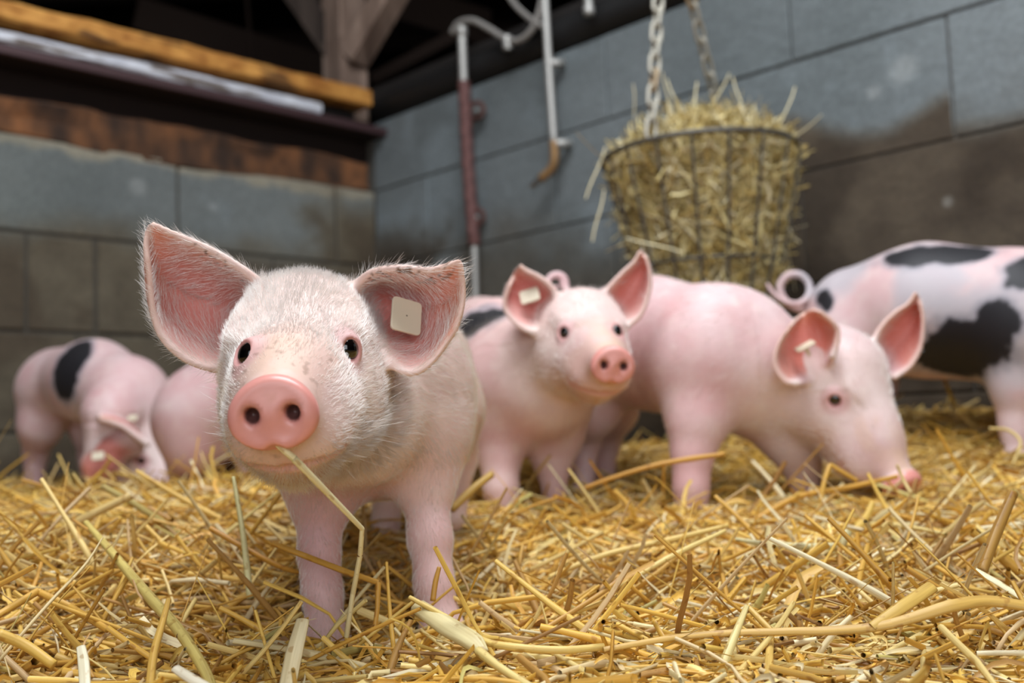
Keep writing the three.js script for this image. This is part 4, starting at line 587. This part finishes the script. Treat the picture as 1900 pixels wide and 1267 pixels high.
{ // third pig, standing side on and sniffing the straw
  const h = headFrame(P(1594, 735, 1.43), P(1664, 876, 1.375), V(0.72, 0.0, -0.69), 1.06);
  const back = P(1090, 620, 1.72).sub(P(1310, 650, 1.45));
  const body = [
    ...trunk([P(1566, 694, 1.485), P(1490, 712, 1.505), P(1400, 690, 1.505), P(1320, 660, 1.51)], [0.044, 0.062, 0.080, 0.090], 0.035),
    ...trunk([P(1320, 660, 1.51), P(1205, 636, 1.61), P(1112, 632, 1.70)], [0.090, 0.094, 0.082], 0.05),
    E4(P(1345, 602, 1.50), [0.07, 0.04, 0.05], 0.05),
    ...leg([P(1300, 690, 1.480), P(1292, 785, 1.445), P(1284, 850, 1.43), P(1282, 905, 1.42), P(1284, 975, 1.415)], [0.060, 0.034, 0.0240, 0.0205, 0.021]),
    ...leg([P(1420, 735, 1.53), P(1465, 810, 1.52), P(1488, 860, 1.51), P(1495, 925, 1.50)], [0.058, 0.036, 0.0235, 0.020]),
    ...leg([P(1095, 680, 1.66), P(1098, 760, 1.64), P(1086, 820, 1.68), P(1080, 920, 1.66)], [0.062, 0.036, 0.0195, 0.018]),
    ...leg([P(1130, 680, 1.78), P(1140, 760, 1.77), P(1126, 820, 1.80), P(1120, 910, 1.78)], [0.060, 0.034, 0.019, 0.018]),
    ...curl(P(1035, 521, 1.76), V(1, 0, 0), V(0, 1, 0), 0.0125, 0.0062, 0.95, -0.5, V(-0.01, -0.004, 0.012)), K(P(1062, 560, 1.74), P(1046, 528, 1.76), 0.008, 0.0062, 0.008),
  ];
  const ears = [
    rowsOf([1.375, 1.415, 1.43, 1.415, 1.385], [[[1478, 712], [1500, 706], [1518, 694], [1533, 680], [1546, 660]], [[1455, 706], [1480, 680], [1505, 662], [1532, 645], [1554, 632]], [[1437, 677], [1463, 645], [1495, 628], [1528, 615], [1555, 610]], [[1444, 640], [1464, 614], [1490, 600], [1518, 592], [1542, 594]], [[1468, 603], [1480, 590], [1493, 581], [1508, 575], [1522, 578]]]),
    rowsOf([1.47, 1.495, 1.505, 1.495, 1.47], [[[1660, 700], [1650, 685], [1640, 670], [1630, 655], [1617, 640]], [[1688, 680], [1675, 655], [1660, 635], [1645, 620], [1634, 608]], [[1708, 645], [1697, 620], [1685, 603], [1670, 590], [1659, 581]], [[1713, 600], [1708, 588], [1700, 578], [1692, 568], [1684, 564]], [[1708, 563], [1706, 558], [1704, 552], [1702, 548], [1699, 543]]]),
  ];
  const base = V(P(1230, 700, 1.58).x, 0, P(1230, 700, 1.58).z); base.y = ground(base.x, base.z) - 0.03;
  makePig({ label: 'pink piglet seen from the side rooting in the straw with its snout', base, head: h, cell: 0.0032, body, ears, pink: 0.5, seed: 13, cool: true, earWarm: 0.45, headOpt: { tilt: 0.12, eyePx: { '-1': [1549, 742] } },
    extent: [[arr(P(1320, 655, 1.49)), 0.14], [arr(P(1112, 628, 1.70)), 0.15], [arr(P(1284, 975, 1.40)), 0.03], [arr(P(1495, 925, 1.50)), 0.03], [arr(P(1080, 920, 1.66)), 0.03], [arr(P(1120, 910, 1.78)), 0.03]],
    flush: [[arr(P(1290, 700, 1.36)), 0.4, 0.12], [arr(P(1284, 880, 1.4)), 0.6, 0.08]],
    tags: [{ c: P(1494, 643, 1.392), w: 0.026, h: 0.021, n: V(-0.45, 0.86, 0.22), x: V(0.85, 0.42, 0.1), label: 'cream plastic tag seen edge-on in the ear' }],
    hair: 26000, hairW: 1.4, back });
}
{ // fourth pig, spotted, rump to the left
  const h = headFrame(P(2120, 720, 1.60), P(2190, 850, 1.55), V(0.70, 0, -0.71), 1.1);
  const back = P(1560, 590, 1.92).sub(P(1840, 590, 1.72));
  const body = [
    ...trunk([P(2090, 690, 1.60), P(1990, 620, 1.65), P(1880, 588, 1.72)], [0.06, 0.082, 0.102]),
    ...trunk([P(1880, 588, 1.72), P(1720, 576, 1.82), P(1590, 585, 1.90)], [0.102, 0.107, 0.090], 0.06),
    ...leg([P(1900, 640, 1.68), P(1892, 720, 1.66), P(1888, 790, 1.655), P(1890, 900, 1.64)], [0.062, 0.036, 0.024, 0.021]),
    ...leg([P(1930, 650, 1.80), P(1940, 720, 1.80), P(1950, 790, 1.79), P(1952, 880, 1.78)], [0.060, 0.034, 0.023, 0.021]),
    ...leg([P(1580, 640, 1.86), P(1590, 710, 1.84), P(1570, 770, 1.87), P(1566, 880, 1.85)], [0.068, 0.040, 0.021, 0.019]),
    ...leg([P(1600, 640, 1.96), P(1620, 710, 1.95), P(1605, 770, 1.98), P(1600, 860, 1.96)], [0.066, 0.038, 0.021, 0.019]),
    ...tail([P(1518, 560, 1.915), P(1500, 573, 1.925), P(1478, 571, 1.935), P(1456, 558, 1.94), P(1447, 532, 1.94), P(1462, 511, 1.935), P(1485, 510, 1.93), P(1501, 527, 1.925), P(1500, 548, 1.918), P(1483, 563, 1.915), P(1458, 560, 1.915), P(1438, 547, 1.918), P(1423, 527, 1.92)], [0.011, 0.0085, 0.0075, 0.0070, 0.0068, 0.0066, 0.0064, 0.0062, 0.0058, 0.0054, 0.0048, 0.0042, 0.0034], 0.003),
  ];
  const base = V(P(1740, 600, 1.8).x, 0, P(1740, 600, 1.8).z); base.y = ground(base.x, base.z) - 0.03;
  const hp = headPrims(h);   // gives the frame its helpers for the ears
  makePig({ label: 'black spotted piglet with a curly tail standing by the right wall', base, head: h, cell: 0.004, body, ears: plainEars(h), pink: 0.42, seed: 14, cool: true, earR: [0.006, 0.0042],
    extent: [[arr(P(1880, 588, 1.72)), 0.15], [arr(P(1590, 585, 1.90)), 0.16], [arr(P(1890, 900, 1.64)), 0.03], [arr(P(1952, 880, 1.78)), 0.03], [arr(P(1566, 880, 1.85)), 0.03], [arr(P(1600, 860, 1.96)), 0.03], [arr(P(1440, 540, 1.93)), 0.03]],
    patches: [[[1745, 472], [0.085, 0.02, 0.12], 0.5], [[1530, 556], [0.012, 0.022, 0.04], 0.6], [[1780, 650], [0.085, 0.042, 0.09], 0.5], [[1852, 598], [0.030, 0.034, 0.05], 0.4], [[1898, 524], [0.022, 0.014, 0.05], 0.5], [[1925, 500], [0.05, 0.03, 0.05], 0.5]],
    greys: [[[1560, 500], 0.11], [[1720, 520], 0.08], [[1850, 620], 0.13]],
    hair: 0, back });
}
{ // fifth pig, spotted, head down on the far left
  const h = headFrame(P(288, 850, 2.12), P(335, 935, 2.07), V(0.3, 0.1, -0.95), 1.0);
  const back = P(95, 700, 2.3).sub(P(235, 740, 2.08));
  const body = [
    ...trunk([P(272, 815, 2.15), P(260, 775, 2.16), P(235, 738, 2.17)], [0.046, 0.062, 0.078], 0.035),
    ...trunk([P(235, 738, 2.17), P(175, 708, 2.25), P(108, 706, 2.36)], [0.080, 0.084, 0.076], 0.045),
    E4(P(218, 752, 2.10), [0.042, 0.05, 0.042], 0.035),
    ...leg([P(85, 730, 2.34), P(75, 790, 2.33), P(66, 840, 2.36), P(62, 930, 2.34)], [0.062, 0.042, 0.024, 0.021]),
    ...leg([P(150, 740, 2.42), P(165, 800, 2.42), P(165, 850, 2.44), P(165, 920, 2.42)], [0.055, 0.032, 0.021, 0.019]),
    ...leg([P(200, 770, 2.07), P(196, 840, 2.06), P(197, 890, 2.06), P(197, 950, 2.05)], [0.050, 0.030, 0.0205, 0.019]),
    ...leg([P(262, 780, 2.2), P(265, 850, 2.2), P(265, 950, 2.2)], [0.046, 0.026, 0.019]),
  ];
  headPrims(h);
  const ears = [
    rowsOf([2.03, 2.015, 2.01, 2.015, 2.03], [[[262, 836], [250, 824], [240, 814], [232, 806], [226, 800]], [[232, 848], [222, 838], [208, 830], [194, 824], [184, 820]], [[222, 868], [208, 862], [194, 855], [178, 848], [164, 842]], [[206, 884], [192, 880], [178, 876], [164, 868], [154, 858]], [[184, 894], [178, 892], [170, 890], [162, 884], [156, 878]]]),
    rowsOf([1.985, 2.005, 2.025, 2.045, 2.065], [[[274, 824], [270, 822], [266, 820], [264, 818], [262, 815]], [[252, 808], [250, 805], [248, 802], [247, 800], [246, 797]], [[232, 793], [230, 790], [229, 787], [228, 785], [228, 782]], [[210, 784], [208, 781], [208, 778], [208, 776], [208, 773]], [[188, 778], [187, 776], [187, 774], [187, 772], [187, 770]]]),
  ];
  const base = V(P(170, 720, 2.24).x, 0, P(170, 720, 2.24).z); base.y = ground(base.x, base.z) - 0.03;
  makePig({ label: 'black spotted piglet with its head down on the far left', base, head: h, cell: 0.004, body, ears, pink: 0.58, seed: 15, cool: true, earR: [0.0065, 0.005],
    extent: [[arr(P(235, 730, 2.14)), 0.13], [arr(P(108, 702, 2.36)), 0.13], [arr(P(62, 930, 2.34)), 0.03], [arr(P(197, 950, 2.05)), 0.03], [arr(P(165, 920, 2.42)), 0.03], [arr(P(265, 950, 2.2)), 0.03]],
    patches: [[[120, 690], [0.036, 0.055, 0.06], 0.4], [[144, 655], [0.030, 0.036, 0.06], 0.4]],
    greys: [[[170, 625], 0.13]],
    tags: [{ c: P(182, 846, 1.985), w: 0.022, h: 0.017, n: V(0.1, 0.5, 0.8), x: V(1, 0.2, 0) }, { c: P(246, 776, 2.02), w: 0.017, h: 0.016, n: V(0.1, 0.8, 0.6), x: V(1, 0.1, 0) }], hair: 0, back });
}
{ // sixth pig, half hidden behind the near pig's head
  const h = headFrame(P(610, 770, 1.80), P(665, 840, 1.73), V(0.6, 0, -0.8), 1.0);
  const back = P(370, 760, 1.88).sub(P(520, 760, 1.82));
  const body = [
    ...trunk([P(600, 750, 1.84), P(560, 750, 1.84), P(515, 752, 1.85)], [0.054, 0.068, 0.082]),
    ...trunk([P(515, 752, 1.85), P(440, 748, 1.87), P(378, 764, 1.89)], [0.084, 0.088, 0.084], 0.06),
    ...leg([P(362, 785, 1.84), P(360, 830, 1.82), P(342, 870, 1.84), P(335, 930, 1.83)], [0.072, 0.044, 0.023, 0.020]),
    ...leg([P(410, 785, 1.96), P(410, 830, 1.95), P(395, 870, 1.97), P(392, 930, 1.96)], [0.060, 0.036, 0.021, 0.019]),
    ...leg([P(490, 790, 1.80), P(484, 840, 1.79), P(480, 885, 1.79), P(480, 960, 1.78)], [0.052, 0.034, 0.026, 0.022]),
    ...leg([P(540, 790, 1.92), P(540, 840, 1.92), P(538, 950, 1.92)], [0.050, 0.030, 0.021]),
  ];
  headPrims(h);
  const base = V(P(440, 750, 1.87).x, 0, P(440, 750, 1.87).z); base.y = ground(base.x, base.z) - 0.03;
  makePig({ label: 'plain pink piglet half hidden behind the front piglet, only its rump showing', base, head: h, cell: 0.004, body, ears: plainEars(h, 0.8), pink: 0.68, seed: 16, cool: true, earR: [0.006, 0.0042],
    extent: [[arr(P(515, 752, 1.85)), 0.13], [arr(P(378, 764, 1.89)), 0.13], [arr(P(335, 930, 1.83)), 0.03], [arr(P(480, 960, 1.78)), 0.03], [arr(P(392, 930, 1.96)), 0.03], [arr(P(538, 950, 1.92)), 0.03]],
    flush: [[arr(P(345, 840, 1.8)), 0.4, 0.1]], hair: 0, back });
}

// ---------------------------------------------------------------- straw: a matted bed, tens of thousands of loose bits, and the large stalks one by one
{
  const bed = thing('straw_bedding', 'deep golden straw bedding covering the whole pen floor', 'straw'); bed.userData.kind = 'stuff';
  const nx = 150, nz = 150, x0 = -2.4, x1 = 2.6, zf = 0.2, zb = -3.6, pos = [], uv = [], idx = [];
  const inside = (x, z) => { const v = V(x, 0, z).sub(CORNER); return Math.min(v.x * nL.x + v.z * nL.z, v.x * nR.x + v.z * nR.z); };
  for (let j = 0; j <= nz; j++) for (let i = 0; i <= nx; i++) { const q = CORNER.clone().addScaledVector(dirL, 0.002 + 2.9 * i / nx).addScaledVector(dirR, 0.002 + 3.1 * j / nz), x = q.x, z = q.z; pos.push(x, Math.max(0.03, ground(x, z) - 0.012), z); uv.push(x * 3, z * 3); }
  for (let j = 0; j < nz; j++) for (let i = 0; i < nx; i++) { const a = j * (nx + 1) + i, b = a + nx + 1; idx.push(a, b, a + 1, a + 1, b, b + 1); }
  const g = new THREE.BufferGeometry(); g.setAttribute('position', new THREE.Float32BufferAttribute(pos, 3)); g.setAttribute('uv', new THREE.Float32BufferAttribute(uv, 2)); g.setIndex(idx); g.computeVertexNormals();
  const matMap = srgb(canvasNoise(512, 512, (u, v) => { const n = fbm(u * 60, v * 24, 3, 3), m = fbm(u * 20, v * 70, 13, 3); return mix3([76, 54, 26], [182, 140, 70], clamp(Math.max(n, m) * 1.5 - 0.45)); }));
  part('matted_straw', g, std({ map: matMap, roughness: 1 }), bed).userData.kind = 'stuff';

  const pal = [['#f2cc68', 5.5], ['#e9bb54', 5.5], ['#f6dd92', 3.6], ['#d9a748', 3.2], ['#f8ecc4', 1.8], ['#be9350', 1.8], ['#a47a42', 0.9], ['#ead9a4', 2], ['#d8bb8c', 1.2], ['#c9bd74', 0.4]].map(([c, w]) => [lin(c), w]);
  const wsum = pal.reduce((a, b) => a + b[1], 0), pick = (r) => { let u = r() * wsum; for (const [c, w] of pal) { if ((u -= w) < 0) return c; } return pal[0][0]; };
  const r = rng(909), keys = ['straight', 'node', 'kinked', 'flat', 'curled', 'chaff', 'fine'], weight = [0.29, 0.09, 0.08, 0.22, 0.05, 0.11, 0.16], lists = Object.fromEntries(keys.map((k) => [k, []]));
  const slope = (x, z) => { const e = 0.02; return V(-(groundSmooth(x + e, z) - groundSmooth(x - e, z)) / (2 * e), 1, -(groundSmooth(x, z + e) - groundSmooth(x, z - e)) / (2 * e)).normalize(); };
  const clear = (p, dir, L) => { for (const b of bodies) for (const t of [-0.45, -0.2, 0, 0.2, 0.45]) { const x = p.x + dir.x * L * t, y = p.y + dir.y * L * t, z = p.z + dir.z * L * t; if (x > b.lo[0] && x < b.hi[0] && y > b.lo[1] && y < b.hi[1] && z > b.lo[2] && z < b.hi[2] && b.f(x, y, z) < 0.004) return false; } return true; };
  const N = 125000;
  for (let i = 0; i < N; i++) {
    const q = i / N, d = q < 0.46 ? lerp(0.46, 1.05, Math.sqrt(r())) : q < 0.74 ? lerp(0.95, 1.7, r()) : lerp(1.5, 3.1, r());
    const x = (r() * 2 - 1) * (0.56 * d + 0.12), z = -d; if (inside(x, z) < 0.03) continue;
    const u0 = r(); let k = keys[0], s = 0; for (let a = 0; a < keys.length; a++) { s += weight[a]; if (u0 < s) { k = keys[a]; break; } }
    const n = slope(x, z), az = r() < 0.5 ? r() * Math.PI * 2 : gauss(r) * 0.45 + (r() < 0.5 ? 0 : Math.PI); let dir = V(Math.cos(az), 0, Math.sin(az)); dir.addScaledVector(n, -dir.dot(n)).normalize();
    const depth = r(), up = depth > 0.975 && d > 0.72 ? (0.2 + r() * 0.8) : gauss(r) * (d < 0.75 ? 0.07 : 0.12); dir.multiplyScalar(Math.cos(up)).addScaledVector(n, Math.sin(up)).normalize();
    const sL = (k === 'chaff' ? 1 : 0.32 + r() * r() * 1.15) * (d < 0.72 ? 0.8 : 1), len = { straight: 0.12, node: 0.14, kinked: 0.11, flat: 0.09, curled: 0.11, chaff: 0.028, fine: 0.13 }[k] * sL;
    const p = V(x, ground(x, z) - 0.012 + 0.016 * Math.pow(depth, 1.5) + Math.max(0, Math.sin(up)) * len * 0.3, z);
    if (!clear(p, dir, len)) continue;
    const c = pick(r).clone(); c.multiplyScalar(0.82 + 0.34 * r()); if (d > 1.5) c.lerp(lin('#c9a844'), 0.35); if (fbm(x * 5, z * 5, 88, 2) > 0.55) c.lerp(lin('#b0854a'), 0.25);
    lists[k].push([placeStalk(p, dir, k === 'straight' || k === 'node' ? r() * 6.28 : gauss(r) * 0.55, sL, (0.55 + r() * 0.9) * (r() < 0.08 ? 1.5 : 1)), c]);
  }
  for (const k of keys) instanced('straw_' + { straight: 'stalks', node: 'jointed_stalks', kinked: 'bent_stalks', flat: 'flakes', curled: 'curls', chaff: 'chaff', fine: 'wisps' }[k], stalkGeo[k], strawMat, lists[k], bed);

  // stalks that can be told apart
  const mats = {}; const matOf = (c) => mats[c] ??= std({ map: strawMap, color: lin(c), roughness: 0.5, side: THREE.DoubleSide });
  const nodeMat = std({ color: lin('#755230'), roughness: 0.8 });
  function stalk(label, pts, rad, color, opt = {}) {
    const w = pts.map((q) => P(...q)), b = w[0].clone(); const o = thing('straw_stalk', label, 'straw', b, opt.group);
    const rel = w.map((v) => v.clone().sub(b)); const sharp = opt.sharp;
    const g = sharp ? mergeGeometries(rel.slice(1).map((v, i) => { const g1 = tube([rel[i], rel[i].clone().lerp(v, 0.5), v], rad.slice ? [rad[i], (rad[i] + rad[i + 1]) / 2, rad[i + 1]] : rad, 10, true, false); return g1; })) : tube(rel, rad, 10, true);
    if (opt.flat) { const c = rel[0].clone().add(rel[rel.length - 1]).multiplyScalar(0.5), ax = rel[rel.length - 1].clone().sub(rel[0]).normalize(), n = V(0.1, 0.7, 0.7).addScaledVector(ax, -ax.dot(V(0.1, 0.7, 0.7))).normalize(); const p = g.attributes.position; const line = new THREE.Line3(rel[0], rel[rel.length - 1]), t = V(); for (let i = 0; i < p.count; i++) { const v = V(p.getX(i), p.getY(i), p.getZ(i)); let best = 1e9; for (let s = 0; s < rel.length - 1; s++) { const q = new THREE.Line3(rel[s], rel[s + 1]).closestPointToPoint(v, true, V()); const dd = q.distanceTo(v); if (dd < best) { best = dd; t.copy(q); } } const e = v.clone().sub(t).dot(n) * (1 - opt.flat); p.setXYZ(i, v.x - n.x * e, v.y - n.y * e, v.z - n.z * e); } g.computeVertexNormals(); }
    part('stem', g, matOf(color), o);
    for (const [q, rr] of opt.nodes ?? []) { const c = P(...q).sub(b); part('joint', new THREE.SphereGeometry(rr, 10, 8).scale(1, 0.7, 1).translate(c.x, c.y, c.z), nodeMat, o); }
    return o;
  }
  stalk('pale bent straw stalk hanging from the mouth of the front piglet', [[514, 823, 0.636], [545, 850, 0.640], [608, 915, 0.668], [672, 981, 0.70], [668, 1032, 0.715], [655, 1100, 0.735], [643, 1180, 0.752]], [0.0022, 0.0024, 0.0021, 0.0017, 0.0018, 0.0019, 0.0020], '#f0e8bc', { sharp: true, nodes: [[[668, 1030, 0.7145], 0.0021]] });
  stalk('thick pale green straw stalk slanting down through the left foreground', [[160, 970, 0.97], [205, 1022, 0.90], [275, 1105, 0.80], [332, 1170, 0.73], [385, 1255, 0.67], [400, 1300, 0.65]], [0.0028, 0.0036, 0.0044, 0.0042, 0.0036, 0.0034], '#dcc877', { nodes: [[[338, 1179, 0.722], 0.0042]] });
  stalk('pale dry straw lying slanted behind the left foreground', [[88, 1003, 1.05], [160, 960, 1.06], [242, 920, 1.07]], 0.0044, '#d9bd7c');
  stalk('thin pale wisp rising across the thick green stalk', [[-10, 1235, 0.70], [90, 1120, 0.74], [160, 1045, 0.79], [190, 998, 0.82]], [0.0012, 0.0013, 0.0011, 0.0005], '#e2cc98');
  stalk('golden straw pointing up in front of the thick green stalk', [[278, 1275, 0.66], [285, 1215, 0.675], [300, 1160, 0.69], [313, 1112, 0.71]], [0.0029, 0.0028, 0.0024, 0.0017], '#e0b75e');
  stalk('broad cream straw flake standing before the front leg of the near piglet', [[533, 1275, 0.66], [545, 1215, 0.675], [562, 1150, 0.70]], [0.0056, 0.0058, 0.0046], '#eadbb0', { flat: 0.3 });
  stalk('white split straw end at the lower left edge', [[158, 1275, 0.655], [155, 1230, 0.67], [150, 1200, 0.685]], [0.0036, 0.0037, 0.0030], '#e8e0c4', { flat: 0.35 });
  stalk('white straw tip at the bottom edge of the picture', [[325, 1240, 0.64], [350, 1256, 0.625], [382, 1275, 0.61]], [0.0030, 0.0034, 0.0034], '#eee6d0', { flat: 0.5 });
  stalk('golden stalk running from the left edge under the wisp', [[-5, 1175, 0.70], [45, 1196, 0.705], [100, 1234, 0.70]], [0.0038, 0.0037, 0.0034], '#dfb757');
  stalk('golden bent stalk at the left lying over the bedding', [[-5, 1142, 0.76], [70, 1097, 0.80], [75, 1100, 0.80], [130, 1126, 0.79], [200, 1168, 0.76]], [0.0028, 0.003, 0.003, 0.0029, 0.0026], '#d8a94c', { sharp: true });
  stalk('long amber stalk lying toward the far leg of the near piglet', [[390, 980, 0.93], [460, 1020, 0.92], [530, 1055, 0.90], [590, 1068, 0.88]], [0.0024, 0.0026, 0.0024, 0.0012], '#c48d33');
  stalk('tall pale greenish stalk standing left of the near piglet', [[433, 885, 0.93], [440, 925, 0.92], [450, 985, 0.91], [458, 1050, 0.90], [464, 1110, 0.88]], [0.0016, 0.0022, 0.0025, 0.0029, 0.003], '#d5cf9a', { nodes: [[[442, 938, 0.918], 0.0025]] });
  stalk('amber stalk crossing the shin of the near piglet', [[506, 1008, 0.84], [570, 1033, 0.83], [640, 1060, 0.815], [702, 1081, 0.80], [700, 1130, 0.79], [692, 1190, 0.78]], [0.0022, 0.0026, 0.0026, 0.0022, 0.0019, 0.0018], '#cf9c42', { sharp: true });
  stalk('broad frayed cream flake in the centre foreground', [[775, 1125, 0.76], [830, 1162, 0.73], [880, 1192, 0.705], [900, 1210, 0.695]], [0.0066, 0.0082, 0.0074, 0.003], '#e6d9a6', { flat: 0.6 });
  stalk('slim yellow stalk running out of the frayed cream flake', [[760, 1108, 0.755], [840, 1152, 0.735], [900, 1190, 0.71], [950, 1200, 0.70], [1040, 1206, 0.70], [1120, 1200, 0.71]], [0.0017, 0.0023, 0.0026, 0.0028, 0.0027, 0.0026], '#ebcd78');
  stalk('pale stalk sloping to the bottom edge under the frayed flake', [[888, 1208, 0.69], [930, 1240, 0.665], [985, 1275, 0.64]], [0.0034, 0.0028, 0.0026], '#e9d48c');
  stalk('thick ochre bent stalk in the lower right foreground', [[1120, 1205, 0.70], [1280, 1180, 0.715], [1440, 1172, 0.71], [1540, 1170, 0.70], [1640, 1160, 0.69], [1760, 1125, 0.69], [1830, 1115, 0.70], [1910, 1125, 0.70]], [0.0022, 0.0026, 0.0030, 0.0036, 0.0036, 0.0048, 0.0046, 0.0040], '#d4ac58', { flat: 0.55, nodes: [[[1627, 1162, 0.692], 0.0032]] });
  stalk('broad flat straw forking off the thick ochre stalk', [[1618, 1162, 0.69], [1670, 1128, 0.70], [1730, 1088, 0.725]], [0.0032, 0.0046, 0.0046], '#d6b25c', { flat: 0.4 });
  stalk('white straw sliver at the right edge', [[1806, 1055, 0.80], [1850, 1080, 0.785], [1905, 1115, 0.77]], [0.0026, 0.0032, 0.0028], '#efe6bd', { flat: 0.3 });
  stalk('olive brown stalk leaning up at the right edge', [[1822, 1060, 0.80], [1850, 985, 0.83], [1880, 915, 0.85]], [0.004, 0.0046, 0.0040], '#a9803a');
  stalk('pale green straw with an upturned end right of centre', [[1365, 1000, 1.02], [1420, 1010, 1.0], [1500, 1014, 0.985], [1562, 1013, 0.98], [1572, 985, 0.985]], [0.0018, 0.0030, 0.0032, 0.0034, 0.005], '#d2cb9c', { sharp: true });
  stalk('long amber stalk reaching the snout of the rooting piglet', [[1400, 965, 1.22], [1480, 922, 1.25], [1570, 905, 1.27], [1665, 884, 1.29]], [0.0034, 0.0036, 0.0034, 0.0028], '#d6a446');
  stalk('arched yellow stalk under the jaw of the rooting piglet', [[1522, 930, 1.24], [1530, 890, 1.25], [1540, 862, 1.26], [1590, 892, 1.26]], [0.003, 0.003, 0.0028, 0.0024], '#dcae4c', { sharp: true });
  stalk('slim stalk leaning on the snout of the rooting piglet', [[1664, 862, 1.24], [1676, 890, 1.235], [1690, 915, 1.22]], [0.0019, 0.0022, 0.0022], '#e0c888');
  stalk('long amber stalk with frayed tip before the front leg of the rooting piglet', [[1085, 905, 1.27], [1140, 885, 1.27], [1220, 862, 1.28], [1290, 850, 1.28], [1345, 842, 1.28]], [0.0022, 0.0028, 0.003, 0.0036, 0.0024], '#d19c40');
  stalk('sharply folded straw behind the right foreground', [[1260, 1230, 0.72], [1385, 1125, 0.76], [1390, 1128, 0.76], [1430, 1170, 0.74], [1425, 1260, 0.66]].slice(1), [0.0022, 0.0022, 0.0026, 0.003], '#e0bd68', { sharp: true });
  stalk('upright cream straw between the centre and the folded straw', [[1332, 1260, 0.68], [1355, 1200, 0.70], [1385, 1126, 0.735]], [0.0036, 0.0032, 0.0020], '#e8d898');
  stalk('long pale stalk rising to the right in the middle distance', [[1060, 1125, 0.88], [1150, 1085, 0.90], [1250, 1030, 0.93], [1345, 985, 0.97]], [0.0024, 0.0026, 0.0026, 0.0022], '#ecd388');
  stalk('two-toned long stalk lying parallel to the pale one', [[1020, 1070, 0.97], [1120, 1030, 0.98], [1250, 1000, 1.0], [1350, 975, 1.02]], [0.0022, 0.003, 0.003, 0.0024], '#e6c878');
  stalk('short thick stalk at the shin of the near piglet', [[803, 1115, 0.80], [808, 1080, 0.805], [815, 1052, 0.81]], [0.0022, 0.0022, 0.0017], '#c9963e');
  stalk('thick stub of straw behind the leg of the near piglet', [[838, 945, 1.16], [880, 905, 1.18], [912, 880, 1.2]], [0.0046, 0.0046, 0.0046], '#d3ae5c');
  stalk('flat dull straw crossing the stub at the right of centre', [[1005, 1170, 0.75], [1130, 1090, 0.80], [1162, 1060, 0.815]], [0.0018, 0.002, 0.0014], '#c99b50');
  stalk('looped pale straw at the foot of the spotted piglet on the right', [[1836, 795, 1.5], [1870, 798, 1.5], [1893, 818, 1.48], [1880, 860, 1.45]], [0.0022, 0.0024, 0.0022, 0.0018], '#dfc682');
  stalk('stem leaning at the wall right of the rooting piglet', [[1752, 705, 1.88], [1762, 728, 1.87], [1772, 755, 1.86]], [0.0034, 0.0036, 0.0036], '#c6a53c');
  stalk('bent straw under the head of the spotted piglet on the left', [[214, 878, 1.62], [240, 884, 1.58], [290, 898, 1.5], [345, 915, 1.42]], [0.0026, 0.003, 0.003, 0.0026], '#dbb560');
  stalk('curved straw right of the rump of the half hidden piglet', [[395, 830, 1.5], [392, 850, 1.48], [402, 890, 1.44], [418, 925, 1.4]], [0.0026, 0.0026, 0.0024, 0.002], '#cfa954');

  // further large stalks in the foreground, alike
  const pool = [stalkGeo.straight, stalkGeo.node, stalkGeo.kinked, stalkGeo.flat], cs = ['#ecc66a', '#dcae50', '#f3de98', '#bd8f48', '#f6ecc8', '#dfc898'];
  const r2 = rng(4242); let made = 0;
  for (let i = 0; made < 230 && i < 900; i++) {
    const d = lerp(0.60, 1.12, Math.pow(r2(), 0.8)), x = (r2() * 2 - 1) * 0.52 * d, z = -d, az = r2() * 6.283, n = slope(x, z), up = r2() < 0.10 && d > 0.78 ? 0.2 + r2() * 0.4 : gauss(r2) * 0.07;
    const dir = V(Math.cos(az), 0, Math.sin(az)); dir.addScaledVector(n, -dir.dot(n)).normalize().multiplyScalar(Math.cos(up)).addScaledVector(n, Math.sin(up)).normalize();
    const k = Math.floor(r2() * 4), sL = 0.6 + r2() * 0.8, L = 0.12 * sL, p = V(x, ground(x, z) + 0.006 + Math.max(0, Math.sin(up)) * L * 0.35, z), sR = 0.75 + r2() * 0.6, roll = gauss(r2) * 0.5, ci = Math.floor(r2() * cs.length);
    if (!clear(p, dir, L)) continue;
    const m = new THREE.Mesh(pool[k], matOf(cs[ci])); m.name = numbered('straw_stalk'); placeStalk(p, dir, roll, sL, sR).decompose(m.position, m.quaternion, m.scale);
    const px = 950 + FOCAL * p.clone().sub(camera.position).dot(AX) / -p.clone().sub(camera.position).dot(AZ), zone = Math.min(5, Math.max(0, Math.floor(px / 320))), far = d > 0.86;
    const run = ['crosswise', 'slanting away right', 'endwise', 'slanting away left'][Math.round(((az % Math.PI) / Math.PI) * 4) % 4];
    tag(m, `${['golden', 'amber', 'yellow', 'brown', 'cream', 'beige'][ci]} ${['straight', 'jointed', 'kinked', 'flat'][k]} straw ${up > 0.15 ? 'poking up' : 'lying'} ${run} ${far ? 'farther back' : 'close up'}, ${['at the left edge', 'left of the near piglet', 'by the near piglet\'s feet', 'just right of the near piglet', 'below the rooting piglet', 'at the right edge'][zone]}`, 'straw', 'loose straw stalks on the bedding');
    m.castShadow = m.receiveShadow = true; scene.add(m); made++;
  }
}

scene.updateMatrixWorld(true);
shadow(scene);
renderer.render(scene, camera);
